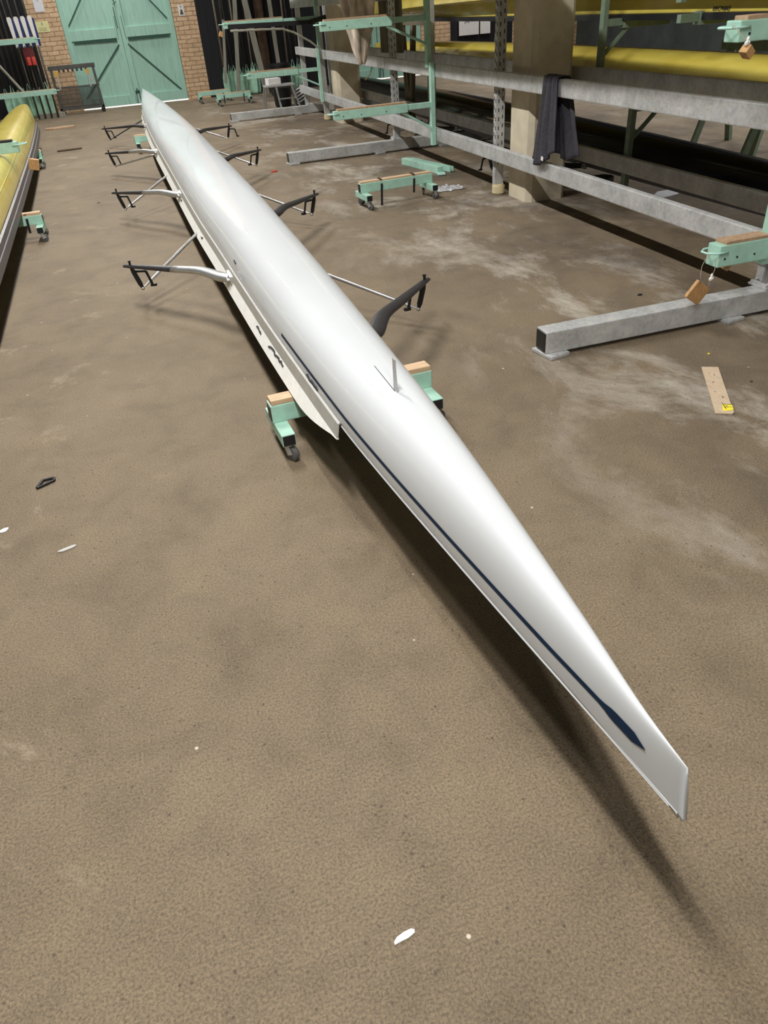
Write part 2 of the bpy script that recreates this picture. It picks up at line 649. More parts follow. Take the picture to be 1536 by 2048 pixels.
# notices on the brick
mb = MB()
mb.box((-1.335, WY - 0.006, 2.17), (0.20, 0.008, 0.42), bev=0.002)
pp = tag(mb.build('notice_sheet', 'paper'), 'tall white sheet pinned on the brick left of the green door', 'notice')
mb = MB()
for k in range(5):
    mb.box((-1.335, WY - 0.011, 2.28 - 0.03 * k), (0.06 + 0.02 * math.sin(k * 3), 0.002, 0.006))
mb.build('print', 'ink', pp)
mb = MB()
mb.box((-1.375, WY - 0.006, 1.69), (0.27, 0.008, 0.20), bev=0.002)
pp = tag(mb.build('notice_sheet', 'ypaper'), 'yellow paper sign with a number 3 left of the green door', 'notice')


def text_mesh(body, size, mat, parent, M4, shear=0.0, ext=0.0008, name='lettering'):
    cu = bpy.data.curves.new(name, 'FONT')
    cu.body = body
    cu.size = size
    cu.extrude = ext
    cu.shear = shear
    cu.align_x = 'CENTER'
    cu.align_y = 'CENTER'
    to = bpy.data.objects.new(name, cu)
    COL.objects.link(to)
    dg = bpy.context.evaluated_depsgraph_get()
    me = bpy.data.meshes.new_from_object(to.evaluated_get(dg))
    bpy.data.objects.remove(to)
    me.materials.clear()
    me.materials.append(M[mat])
    o = bpy.data.objects.new(name, me)
    COL.objects.link(o)
    o.parent = parent
    o.matrix_parent_inverse = world(parent).inverted()
    o.matrix_world = M4
    o.matrix_basis = M4
    return o


text_mesh('3', 0.075, 'ink', pp, Matrix.Translation((-1.375, WY - 0.0115, 1.745)) @ Matrix.Rotation(PI / 2, 4, 'X'), name='number')
mb = MB()
for r in range(2):
    pts = [(-1.46 + 0.0085 * k, WY - 0.0115, 1.665 - 0.035 * r + 0.012 * math.sin(k * 1.9 + r)) for k in range(20)]
    mb.tube(pts, 0.0022, 5)
mb.build('scribble', 'ink', pp)
mb = MB()
mb.box((1.70, WY - 0.006, 1.79), (0.13, 0.008, 0.21), bev=0.002)
pp = tag(mb.build('notice_sheet', 'white'), 'small pale notice on the brick right of the green door', 'notice')
mb = MB()
mb.box((1.70, WY - 0.0115, 1.86), (0.02, 0.002, 0.035))
mb.prism([(1.66, WY - 0.0115, 1.71), (1.74, WY - 0.0115, 1.71), (1.72, WY - 0.0115, 1.80), (1.69, WY - 0.0115, 1.82)], (0, -0.001, 0))
mb.build('print', 'dksteel', pp)


# ------------------------------------------------------------------ rowing boats
def boat_shell(root, prof, mat, ends, nose_mat=None, seam=None):
    """prof: dict ax(Y), ys, b(Y), g(Y), k(Y), e ; hull keel up"""
    ys, ax, b, g, k, e = prof['ys'], prof['ax'], prof['b'], prof['g'], prof['k'], prof['e']
    nt_ = 24
    mb = MB()
    rows = []
    for y in ys:
        row = []
        for i in range(2 * nt_ + 1):
            th = PI * i / (2 * nt_)
            cx = math.cos(th)
            sx = math.copysign(abs(cx) ** e, cx)
            row.append((ax(y) - b(y) * sx, y + prof.get('rake', 0) * max(0, 1 - (y - ys[0]) / 0.3) * math.sin(th), g(y) + (k(y) - g(y)) * math.sin(th)))
        rows.append(row)
    V = mb.grid(rows)
    mb.bm.faces.new(V[0])
    mb.bm.faces.new(V[-1][::-1])
    o = mb.build('hull', mat, root, smooth=True)
    md = o.modifiers.new('solid', 'SOLIDIFY')
    md.thickness = 0.0025
    md.offset = -1
    # decks closing the ends
    for (a, c) in ends:
        mb = MB()
        yy = [y for y in ys if a <= y <= c]
        L = [(ax(y) - b(y) * 0.985, y, g(y) + 0.006) for y in yy]
        Rr_ = [(ax(y) + b(y) * 0.985, y, g(y) + 0.006) for y in yy]
        mb.grid([L, [((p[0] + q[0]) / 2, p[1], p[2] - 0.02) for p, q in zip(L, Rr_)], Rr_])
        mb.build('end_deck', mat, root, smooth=True, solid=0.004)
    return o


def strip(prof, side, path, y0, y1, name, mat, root, taper=None, solid=0.006, step=0.12, smooth=False):
    """band along one gunwale; path = list of (outward offset, z) as functions of y"""
    ax, b, g = prof['ax'], prof['b'], prof['g']
    mb = MB()
    n = max(2, int((y1 - y0) / step))
    rows = []
    for i in range(n + 1):
        y = y0 + (y1 - y0) * i / n
        t = taper(y) if taper else 1.0
        rows.append([(ax(y) + side * (b(y) + path[0][0] + (o - path[0][0]) * t), y, g(y) + path[0][1] + (dz - path[0][1]) * t) for (o, dz) in path])
    mb.grid(rows)
    return mb.build(name, mat, root, smooth=smooth, solid=solid)


WAX = lambda y: 0.690 - 0.0147 * y - 0.004 * max(0, 1 - (y - 0.58) / 0.4)
KY = [.6, .75, 1.0, 1.4, 1.9, 2.6, 3.5, 5, 7, 9.5, 12.5, 15.5, 17.5, 18.8]
KZ = [.510, .513, .535, .561, .571, .563, .564, .575, .569, .549, .524, .493, .481, .468]
BY = [.6, .77, 1.056, 1.485, 1.935, 2.37, 3.358, 4.243, 5.03, 6.07, 8.32, 11.47, 14.29, 15.75, 17.59, 18.8]
BV = [.005, .022, .052, .093, .133, .163, .203, .225, .240, .262, .276, .286, .238, .195, .102, .006]
wp = dict(ax=WAX, b=lambda y: catmull(y, BY, BV), g=lambda y: interp(y, [.6, 2.3, 17, 18.8], [.385, .365, .365, .385]),
          k=lambda y: catmull(y, KY, KZ), e=0.70, rake=0.026,
          ys=[.584] + [.6 + 0.04 * i for i in range(20)] + [1.4 + 0.08 * i for i in range(30)] + [3.8 + 0.2 * i for i in range(60)] + [15.8 + 0.1 * i for i in range(31)])
wb = thing('rowing_eight', 'long white racing rowing boat lying keel up on trolleys along the middle of the floor', 'rowing boat', (0.6, 9.5, 0))
boat_shell(wb, wp, 'white_hull', [(0.6, 2.7), (15.0, 18.8)])


def wb_taper(y):
    if y < 2.85:
        t = (y - 2.36) / 0.49
        return max(0.10, math.sin(min(1, max(0, t)) * PI / 2))
    if y > 14.7:
        return max(0.3, 1 - (y - 14.7) / 0.5 * 0.7)
    return 1.0


for sd in (1, -1):
    strip(wp, sd, [(0.002, 0.014), (0.010, 0.010), (0.020, -0.048)], 2.36, 15.15, 'gunwale_rail', 'rail', wb)
    wbd = strip(wp, sd, [(0.018, -0.046), (0.050, -0.108)], 2.36, 15.15, 'washboard', 'white_paint', wb, taper=wb_taper, solid=0.008, step=0.06)
    # thin moulded lip of the stern and bow deck edge
    strip(wp, sd, [(0.0, 0.003), (0.0015, 0.0), (0.0, -0.003)], 0.62, 2.36, 'deck_lip', 'white_hull', wb, solid=0.002)


def hull_pt(prof, side, y, z, out=0.0):
    """point on the hull side at height z"""
    g, k, b, ax, e = prof['g'](y), prof['k'](y), prof['b'](y), prof['ax'](y), prof['e']
    s = min(1, max(0, (z - g) / (k - g)))
    c = math.sqrt(max(0, 1 - s * s)) ** e
    return Vector((ax + side * (b * c + out), y, z))


left_board = wbd
# navy stripe ending in a small oar blade shape, port and starboard
def stripe_hw(y):
    base = 0.0065
    if y < 0.80:
        return max(0.0005, 0.0005 + (y - 0.70) / 0.035 * 0.013) if y < 0.735 else 0.0135
    if y < 0.835:
        return 0.0135 - (y - 0.80) / 0.035 * 0.008
    return base


for sd in (-1, 1):
    mb = MB()
    rows = []
    y = 0.70
    while y <= 3.27:
        zc = interp(y, [0.7, 1.0, 1.5, 2.2, 3.3], [.452, .438, .428, .420, .415])
        h = stripe_hw(y)
        rows.append([hull_pt(wp, sd, y, zc - h, 0.0012), hull_pt(wp, sd, y, zc, 0.0014), hull_pt(wp, sd, y, zc + h, 0.0012)])
        y += 0.0175 if y < 0.9 else 0.05
    mb.grid(rows)
    mb.build('navy_stripe', 'navy', wb, smooth=True)['label'] = 'navy oar-shaped stripe'

# skeg fin standing up from the keel
ky2 = wp['k'](2.14)
mb = MB()
mb.prism([(WAX(2.14) - 0.010, 2.135, ky2 - 0.006), (WAX(2.14) - 0.010, 2.170, ky2 - 0.006), (WAX(2.14) - 0.010, 2.165, ky2 + 0.115), (WAX(2.14) - 0.010, 2.140, ky2 + 0.115)], (0.004, 0, 0))
mb.build('skeg', 'alum', wb)
mb = MB()
mb.tube([(WAX(2.14) - 0.012, 2.15 + 0.03 * k, wp['k'](2.15 + 0.03 * k) - 0.0005) for k in range(9)], 0.0016, 5)
mb.tube([(WAX(2.0) - 0.030, 2.128, ky2 - 0.003), (WAX(2.0) + 0.012, 2.132, ky2 - 0.001)], 0.0014, 5)
mb.build('skeg_slot', 'dksteel', wb)

# pen scribbles and scratches on hull side and washboard
mb = MB()


def scrib(side, y0, z0, dy, n, amp, r=0.0009, seed=0):
    rnd = random.Random(seed)
    p = []
    for k in range(n):
        p.append(hull_pt(wp, side, y0 + dy * k, z0 + amp * rnd.uniform(-1, 1), 0.002))
    mb.tube(p, r, 4)


scrib(-1, 2.66, 0.392, 0.020, 9, 0.006, seed=3)
scrib(-1, 4.45, 0.44, 0.03, 3, 0.006, seed=5)
for (y0, n) in ((3.15, 14), (3.62, 6), (4.6, 4), (5.75, 4), (7.2, 4)):
    rnd = random.Random(int(y0 * 100))
    pts = []
    for k in range(n):
        y = y0 + 0.022 * k
        o = 0.028 + rnd.uniform(-0.004, 0.004)
        pts.append((WAX(y) - (wp['b'](y) + o + 0.005), y, wp['g'](y) - 0.046 - (o - 0.018) * 1.94 + 0.0045))
    mb.tube(pts, 0.0008, 4)
merge(left_board, mb, 'ink')


def rigger(root, prof, side, tx, ty, tz, spar_mat='carbon', stay_dy=0.62, lock=1, name='rigger', stay_mat='alu', silver=False):
    """wing rigger: tapered spar bolted to the gunwale, pin with oarlock, thin backstay"""
    ax, b, g = prof['ax'], prof['b'], prof['g']
    ry = ty - 0.87
    r0 = Vector((ax(ry) + side * (b(ry) + 0.02), ry, g(ry) - 0.035))
    tip = Vector((tx, ty, tz))
    d = tip - r0
    p1 = Vector((r0.x + side * 0.05, ry + 0.05, r0.z - 0.004))
    p2 = Vector((r0.x + side * 0.16, ry + 0.27, r0.z - 0.008))
    p3 = p2 + (tip - p2) * 0.33
    p4 = p2 + (tip - p2) * 0.8
    ctrl = [r0, p1, p2, p3, p4, tip]
    rad = [0.046, 0.048, 0.043, 0.038, 0.026, 0.020]
    pts, rr = [], []
    for i in range(len(ctrl) - 1):
        a0 = ctrl[max(0, i - 1)]
        a1, a2 = ctrl[i], ctrl[i + 1]
        a3 = ctrl[min(len(ctrl) - 1, i + 2)]
        for t in (0, 0.2, 0.4, 0.6, 0.8):
            q = 0.5 * ((2 * a1) + (a2 - a0) * t + (2 * a0 - 5 * a1 + 4 * a2 - a3) * t * t + (3 * a1 - a0 - 3 * a2 + a3) * t ** 3)
            pts.append(q)
            rr.append(rad[i] + (rad[i + 1] - rad[i]) * t)
    pts.append(tip)
    rr.append(rad[-1])
    mb = MB()
    mb.tube(pts, rr, 14, flat=0.5)
    sp = mb.build(name, spar_mat, root, smooth=True)
    if silver:
        mb = MB()
        n = len(pts)
        mb.tube(pts[0:int(n * 0.62)], [r + 0.0015 for r in rr[0:int(n * 0.62)]], 14, flat=0.5)
        mb.build('polished_root', 'alu', sp, smooth=True)
    mb = MB()
    mb.box(r0 + Vector((0, 0.0, 0)), (0.03, 0.16, 0.05), bev=0.006)
    for k in (-1, 1):
        mb.cyl(r0 + Vector((side * 0.02, 0.05 * k, 0)), 0.009, 0.02, 'X', 8)
    mb.build('mounting_plate', 'alum', sp, smooth='auto')
    u = (p2 - tip).normalized()
    pin = tip + u * 0.06
    base = pin + Vector((side * -0.045, -0.0, tz * 0 - 0.16))
    mb = MB()
    mb.cyl(pin + Vector((0, 0, 0.018)), 0.008, 0.035, 'Z', 10)
    mb.cyl(pin + Vector((0, 0, 0.036)), 0.012, 0.008, 'Z', 6)
    mb.tube([pin, pin + (base - pin) * 0.25, pin + (base - pin) * 0.8, base], [0.010, 0.017, 0.017, 0.008], 10)
    mb.build('pin', 'black', sp, smooth='auto')
    inn = Vector((-side * lock, -0.25, 0)).normalized()
    a = pin + (base - pin) * 0.22
    mb = MB()
    mb.bar(a, a + inn * 0.085 + Vector((0, 0, -0.004)), 0.020, 0.016, bev=0.003)
    a2 = a + inn * 0.085 + Vector((0, 0, -0.004))
    mb.tube([a2, a2 + inn * 0.012 + Vector((0, 0, -0.045)), a2 + inn * 0.026 + Vector((0, 0, -0.10))], [0.010, 0.009, 0.010], 8)
    mb.bar(a2 + inn * 0.012 + Vector((0, 0, -0.10)), a2 + inn * 0.055 + Vector((0, 0, -0.098)), 0.022, 0.018, bev=0.004)
    mb.build('oarlock', 'black', sp, smooth='auto')
    sy = ty + stay_dy
    e = Vector((ax(sy) + side * (b(sy) + 0.015), sy, g(sy) - 0.075))
    mb = MB()
    mb.tube([base, base + (e - base) * 0.06, base + (e - base) * 0.1, e], [0.006, 0.006, 0.0105, 0.0105], 10)
    mb.cyl(base, 0.012, 0.02, 'Z', 8)
    mb.build('backstay', stay_mat, sp, smooth=True)
    return sp


RL = [(-.262, 5.442), (-.325, 8.24), (-.395, 11.09), (-.453, 13.94)]
RR = [(1.488, 4.12), (1.459, 6.90), (1.430, 9.82), (1.432, 12.45)]
for i, (x, y) in enumerate(RL):
    rigger(wb, wp, -1, x, y, 0.268, stay_dy=(0.62, 0.55, -0.75, 0.55)[i], silver=(i < 3), stay_mat='alu' if i < 3 else 'carbon')
for i, (x, y) in enumerate(RR):
    rigger(wb, wp, 1, x, y, 0.268, stay_dy=0.55, lock=(1 if i < 3 else -1))

# ------------------------------------------------------------------ second, yellow boat on the left
YAX = lambda y: -1.47 - 0.033 * (y - 8)
yp = dict(ax=YAX, b=lambda y: catmull(y, [0, 1.5, 3, 5, 8, 11, 12.4, 14.6, 15.6, 16.4, 16.65], [.02, .15, .22, .255, .265, .255, .24, .19, .13, .06, .02]),
          g=lambda y: .365, k=lambda y: catmull(y, [0, 1, 4, 8, 12, 15.5, 16.65], [.45, .52, .60, .63, .63, .61, .53]), e=0.62,
          ys=[0.0 + 0.2 * i for i in range(75)] + [15.0 + 0.0825 * i for i in range(21)])
yb = thing('rowing_four', 'yellow rowing boat with charcoal gunwale, keel up on trolleys at the left edge', 'rowing boat', (-1.5, 8, 0))
boat_shell(yb, yp, 'yellow_hull', [(0.0, 2.4), (14.8, 16.65)])
for sd in (-1, 1):
    strip(yp, sd, [(0.002, 0.006), (0.018, 0.0), (0.020, -0.05), (0.030, -0.052), (0.034, -0.115)], 1.6, 14.9, 'gunwale', 'charcoal', yb, solid=0.008)
    mb = MB()
    mb.tube([hull_pt(yp, sd, 2 + 0.25 * k, interp(2 + 0.25 * k, [2, 9, 13.2], [.50, .52, .56]), 0.001) for k in range(44)], 0.004, 5)
    mb.build('chine_seam', 'yellow_hull', yb, smooth=True)
mb = MB()
mb.tube([hull_pt(yp, sd_, 14.2, z_, 0.001) for sd_, z_ in [(1, .40), (1, .45), (1, .50), (1, .55), (1, .59), (1, .61), (1, .615), (-1, .61), (-1, .59), (-1, .5), (-1, .4)]], 0.003, 5)
mb.build('bow_band', 'charcoal', yb, smooth=True)


# ------------------------------------------------------------------ trolleys
def make_trolley(label, loc, rz, pads='full', half=0.375, group='boat trolleys on castors', h=0.222, straps=(), deck_mat='wood'):
    t = thing('boat_trolley', label, 'trolley', (loc[0], loc[1], 0), rz, group)
    B = lambda m_, n_, mt_, sm_=False: m_.build(n_, mt_, t, smooth=sm_, loc=(0, 0, 0))
    mb = MB()
    mb.box((0, 0, h - 0.042), (2 * half, 0.075, 0.085), bev=0.005)
    bm_ = B(mb, 'crossbeam', 'green')
    for s in (-1, 1):
        mb = MB()
        mb.box((s * half, 0, h - 0.042), (0.006, 0.060, 0.070), bev=0.002)
        mb.build('end_cap', 'black', bm_, loc=(0, 0, 0))
    if pads == 'full':
        mb = MB()
        mb.box((0, 0.004, h + 0.008), (2 * half - 0.01, 0.066, 0.016), bev=0.003)
        B(mb, 'wooden_pad', deck_mat)
    else:
        for s in (-1, 1):
            mb = MB()
            mb.box((s * (half - 0.115), 0, h + 0.012), (0.22, 0.070, 0.025), bev=0.004)
            B(mb, 'wooden_pad', deck_mat)
    for s in (-1, 1):
        x = s * (half - 0.035)
        mb = MB()
        mb.box((x, -0.015, h - 0.112), (0.062, 0.31, 0.056), bev=0.004)
        ft = B(mb, 'foot_tube', 'green')
        for e in (-1, 1):
            mb = MB()
            mb.box((x, -0.015 + e * 0.156, h - 0.112), (0.054, 0.004, 0.048), bev=0.001)
            mb.build('end_cap', 'black', ft, loc=(0, 0, 0))
        for e in (-1, 1):
            yy = -0.015 + e * 0.125
            sw = 0.5 * e + 0.6 * s
            mb = MB()
            zc = 0.034
            ox, oy = 0.018 * math.cos(sw), 0.018 * math.sin(sw)
            mb.cyl((x, yy, h - 0.145), 0.020, 0.010, 'Z', 12)
            for k in (-1, 1):
                nx, ny = -math.sin(sw) * 0.016 * k, math.cos(sw) * 0.016 * k
                mb.bar((x + nx, yy + ny, h - 0.146), (x + ox + nx, yy + oy + ny, zc), 0.030, 0.003, up=(nx, ny, 0))
            cs = B(mb, 'castor', 'alum', 'auto')
            mb = MB()
            ax_ = Vector((-math.sin(sw), math.cos(sw), 0))
            c0 = Vector((x + ox, yy + oy, zc))
            mb.tube([c0 - ax_ * 0.011, c0 - ax_ * 0.009, c0 + ax_ * 0.009, c0 + ax_ * 0.011], [0.029, 0.0335, 0.0335, 0.029], 20, up=(0, 0, 1))
            mb.build('wheel', 'rubber', cs, smooth='auto', loc=(0, 0, 0))
    for (sx, ln) in straps:
        mb = MB()
        mb.box((sx, -0.041, h - 0.02 - ln / 2), (0.022, 0.004, ln), rot=(0.0, 0.06, 0), bev=0.001)
        mb.box((sx, 0, h + 0.018), (0.024, 0.082, 0.004))
        B(mb, 'strap', 'black')
    return t


make_trolley('empty mint green trolley with wooden top on the open floor right of the white boat', (2.357, 7.36), 0.09, straps=((-0.17, 0.20), (0.18, 0.13)), half=0.385)
make_trolley('mint green trolley under the near end of the white boat', (0.69, 2.99), 0.06, pads='ends', half=0.39)
make_trolley('mint green trolley under the far end of the white boat', (0.40, 12.95), 0.03, half=0.40)
make_trolley('mint green trolley with black strap under the yellow boat, nearer one', (-1.40, 7.93), 0.0, pads='ends', half=0.40, straps=((0.26, 0.13),))
make_trolley('mint green trolley under the yellow boat, farther one', (-1.72, 12.55), 0.0, half=0.40)
make_trolley('mint green trolley with two black straps parked by the back wall', (2.30, 18.55), 0.05, half=0.38, straps=((-0.22, 0.16), (0.22, 0.16)))
make_trolley('trolley half hidden at the brick pier, behind the strapped one', (1.98, 19.65), 0.05, half=0.36)


# ------------------------------------------------------------------ galvanised boat rack
rack = thing('boat_rack', 'long galvanised steel boat rack with two levels of beams on the right', 'rack', (3.55, 8, 0))


def slotted_post(x, y, z1, w=0.085, d=0.06, slots=True, z0=0.0, foot=None):
    mb = MB()
    t = 0.006
    # a C-section upright, open to the back
    mb.box((x, y - d / 2, (z0 + z1) / 2), (w, t, z1 - z0))
    for s in (-1, 1):
        mb.box((x + s * (w / 2 - t / 2), y, (z0 + z1) / 2), (t, d, z1 - z0))
    p = mb.build('post', 'galv', rack)
    if slots:
        mb = MB()
        n = int((z1 - z0 - 0.3) / 0.075)
        for k in range(n):
            for s in (-1, 1):
                mb.box((x + s * 0.020, y - d / 2 - 0.003, z0 + 0.22 + k * 0.075 + (0.02 if s > 0 else 0)), (0.009, 0.002, 0.034), rot=(0, 0.06 * s, 0))
                mb.box((x - w / 2 - 0.001, y + s * 0.014, z0 + 0.22 + k * 0.075 + (0.02 if s > 0 else 0)), (0.002, 0.008, 0.034))
        merge(p, mb, 'black')
    return p


for (y, zt) in ((3.43, 2.6), (7.12, 2.6), (10.28, 2.6), (14.2, 2.6), (15.75, 2.6)):
    slotted_post(3.345, y, zt, z0=(0.13 if y in (3.43, 10.28, 15.75) else 0.07), slots=y < 11)
    slotted_post(3.86, y, zt, z0=(0.13 if y in (3.43, 10.28, 15.75) else 0.0), slots=y < 8)
for (x, zc, hh) in ((3.27, 0.385, 0.125), (3.27, 1.005, 0.125), (3.90, 0.385, 0.125), (3.90, 1.005, 0.125), (3.27, 1.72, 0.125), (3.90, 1.72, 0.125)):
    cuts = [-1.5, 3.40, 7.06, 10.30, 14.2, 15.85]
    for a, c_ in zip(cuts[:-1], cuts[1:]):
        mb = MB()
        mb.box((x, (a + c_) / 2, zc), (0.055, c_ - a - 0.008, hh), bev=0.008)
        if x < 3.5:
            for yy in (a + 0.06, c_ - 0.06):
                mb.box((x - 0.029, yy, zc), (0.006, 0.09, hh * 0.92), bev=0.002)
        mb.build('beam', 'galv', rack)
for y, x0, x1 in ((3.37, 1.865, 5.35), (10.22, 1.835, 5.35), (15.42, 1.80, 5.3)):
    mb = MB()
    mb.box(((x0 + x1) / 2, y, 0.082), (x1 - x0, 0.115, 0.120), bev=0.006)
    ft = mb.build('foot_beam', 'galv', rack)
    mb = MB()
    mb.box((x0 - 0.003, y, 0.082), (0.006, 0.098, 0.103), bev=0.003)
    mb.build('end_cap', 'black', ft)
    for xx in (x0 + 0.055, 3.05, 3.95, x1 - 0.1):
        mb = MB()
        mb.box((xx, y - 0.01, 0.011), (0.13, 0.17, 0.022), rot=(0, 0, 0.2), bev=0.006)
        mb.build('levelling_plate', 'galv', ft)
    for xx in (3.345, 3.86):
        mb = MB()
        mb.box((xx, y + 0.02, 0.148), (0.17, 0.15, 0.012), bev=0.003)
        mb.box((xx - 0.07, y + 0.02, 0.155), (0.02, 0.13, 0.03), bev=0.004)
        for s in (-1, 1):
            mb.cyl((xx - 0.05, y + 0.02 + 0.05 * s, 0.165), 0.010, 0.02, 'Z', 6)
        mb.build('post_clamp', 'galv', ft)
for y in (7.12, 14.2):
    for xx in (3.345, 3.86):
        mb = MB()
        mb.cyl((xx, y - 0.02, 0.045), 0.062, 0.09, 'Z', 24, bev=0.012)
        mb.build('round_foot', 'padding', rack, smooth='auto')


def bracket(label, side, xb, y, z_lo, z_hi, z_arm, reach, sleeve=None, arm_h=0.085, mat='green', pad=True, brace=True, cap=True, holes=True, depth=0.08, pw=0.06):
    """cantilever arm: vertical channel hooked on the beams, sleeve arm with wooden pad and wire loop"""
    t = thing('rack_bracket', label, 'rack bracket', (xb, y, z_lo), group='cantilever brackets hooked on the boat rack')
    mb = MB()
    mb.box((xb, y, (z_lo + z_hi) / 2), (0.045, pw, z_hi - z_lo), bev=0.003)
    mb.build('upright', mat, t)
    xe = xb + side * reach
    if sleeve is None:
        sleeve = reach * 0.72
    xs = xe - side * sleeve
    mb = MB()
    mb.box(((xb + xs) / 2, y, z_arm - arm_h * 0.45), (abs(xs - xb), depth * 0.6, arm_h * 0.62), bev=0.003)
    mb.build('inner_arm', mat, t)
    mb = MB()
    mb.box(((xe + xs) / 2, y, z_arm - arm_h / 2), (sleeve, depth, arm_h), bev=0.005)
    sl = mb.build('sleeve_arm', mat, t)
    if holes:
        mb = MB()
        for f in (0.12, 0.36, 0.7):
            mb.cyl((xe - side * sleeve * f, y - depth / 2 - 0.001, z_arm - arm_h * 0.62), 0.006, 0.003, 'Y', 8)
        merge(sl, mb, 'black')
    if pad:
        mb = MB()
        mb.box(((xe + xs) / 2 - side * 0.015, y + 0.004, z_arm + 0.008), (sleeve - 0.05, depth * 0.9, 0.018), bev=0.003)
        mb.build('wooden_pad', 'wood2', t)
    if brace:
        mb = MB()
        mb.bar((xb + side * 0.02, y, z_arm - 0.27), (xs + side * 0.05, y, z_arm - arm_h - 0.002), 0.03, 0.025, bev=0.002)
        mb.build('brace', mat, t)
    if cap:
        mb = MB()
        zc = z_arm - arm_h * 0.30
        r = 0.006
        mb.tube([(xe - side * 0.05, y - depth / 2 - r, zc), (xe + side * 0.02, y - depth / 2 - r, zc), (xe + side * 0.060, y - depth * 0.2, zc), (xe + side * 0.062, y + depth * 0.2, zc), (xe + side * 0.02, y + depth / 2 + r, zc), (xe - side * 0.05, y + depth / 2 + r, zc)], r, 8)
        mb.build('wire_loop', M['paleg'], sl, smooth=True)
    return t


M['paleg'] = simple('pale_mint_rod', (0.45, 0.72, 0.64), 0.35)
XB = 3.215
bracket('near lower mint green bracket arm with wire loop and hanging wood block', -1, XB, 3.345, 0.30, 1.09, 0.452, 0.345, sleeve=0.33, arm_h=0.115, brace=False, depth=0.10)
bracket('mint green bracket arm at the top right corner, above the near lower one', -1, XB, 3.345, 1.12, 1.80, 1.470, 0.475, sleeve=0.46, arm_h=0.085, brace=False, depth=0.10)
bracket('mint green bracket with long lower arm behind the empty trolley', -1, XB, 8.56, 0.28, 1.085, 0.725, 1.13, sleeve=0.83)
bracket('mint green bracket arm at upper level in front of the dirty canvas', -1, XB, 8.66, 1.03, 1.80, 1.522, 1.16, sleeve=0.76, pw=0.085)
bracket('mint green bracket on the farthest bay of the rack, lower level', -1, XB, 13.9, 0.31, 1.10, 0.835, 1.22, sleeve=0.85)
bracket('mint green bracket carrying a black carbon bar, upper level of the farthest bay', -1, XB, 13.75, 1.03, 1.80, 1.545, 1.50, sleeve=0.95, brace=False)
# brackets on the back of the rack (same green, colour darkened to stand for the shade there)
bracket('shade-darkened green bracket with diagonal brace above the black boat, back side of the rack', 1, 3.955, 5.86, 0.18, 0.99, 0.835, 0.60, mat='dkgreen', pad=False, cap=False, holes=False)
bracket('shade-darkened green bracket crossing the yellow hulls, back side of the rack', 1, 3.955, 6.42, 1.00, 1.80, 1.415, 0.62, mat='dkgreen', pad=False, cap=False, holes=False)
bracket('shade-darkened green bracket upper right crossing only the top yellow hull', 1, 3.955, 5.42, 1.50, 1.80, 1.44, 0.55, mat='dkgreen', pad=False, cap=False, holes=False, brace=False)

# black bar and curved wire under the upper far arm
mb = MB()
mb.bar((1.78, 13.69, 1.485), (3.10, 13.69, 1.455), 0.03, 0.062, bev=0.004)
mb.bar((3.08, 13.69, 1.455), (3.36, 13.69, 1.51), 0.03, 0.062, bev=0.004)
tag(mb.build('carbon_bar', 'black'), 'black bar strapped under the far upper bracket arm', 'bar')
mb = MB()
mb.tube([(1.80, 13.62, 1.43), (2.30, 13.62, 1.415), (2.62, 13.62, 1.40), (2.8, 13.62, 1.34), (3.05, 13.62, 1.20), (3.18, 13.62, 1.10), (3.21, 13.62, 0.95)], 0.016, 8)
tag(mb.build('bent_pipe', 'greywood', smooth=True), 'thin bent grey pipe hanging below the black bar', 'pipe')


# hanging chocks on cords
def chock(label, c, size, rot, anchors, mat='block', knot=None):
    t = thing('wooden_chock', label, 'wooden block', c, group='wooden blocks hanging on cords')
    R = Euler(rot).to_matrix().to_4x4()
    mb = MB()
    sx, sy, sz = size
    mb.box(c, size, R, bev=0.004)
    mb.build('block', mat, t)
    top = Vector(c) + R.to_3x3() @ Vector((0, 0, sz * 0.45))
    mb = MB()
    for i, a in enumerate(anchors):
        a = Vector(a)
        st = Vector(c) + R.to_3x3() @ Vector((-sx * 0.3 + 0.6 * sx * i, -sy * 0.5, sz * 0.45))
        mid = (a + st) / 2 + Vector(((-0.028 if i == 0 else 0.012), 0, 0.02))
        mb.tube([st, (st + mid) / 2 + Vector((-0.006, 0, 0)), mid, (mid + a) / 2 + Vector((-0.005, 0, 0.01)), a], 0.0018, 6)
    mb.build('cord', 'cord', t, smooth=True)
    if knot:
        mb = MB()
        k = Vector(knot)
        rnd = random.Random(4)
        for j in range(7):
            p = k + Vector((rnd.uniform(-.008, .008), rnd.uniform(-.008, .008), rnd.uniform(-.016, .016)))
            mb.tube([p - Vector((0.006, 0, 0.008)), p, p + Vector((0.005, 0.004, 0.008))], [0.003, 0.0075, 0.003], 8)
        mb.build('knot', 'white', t, smooth=True)
    return t


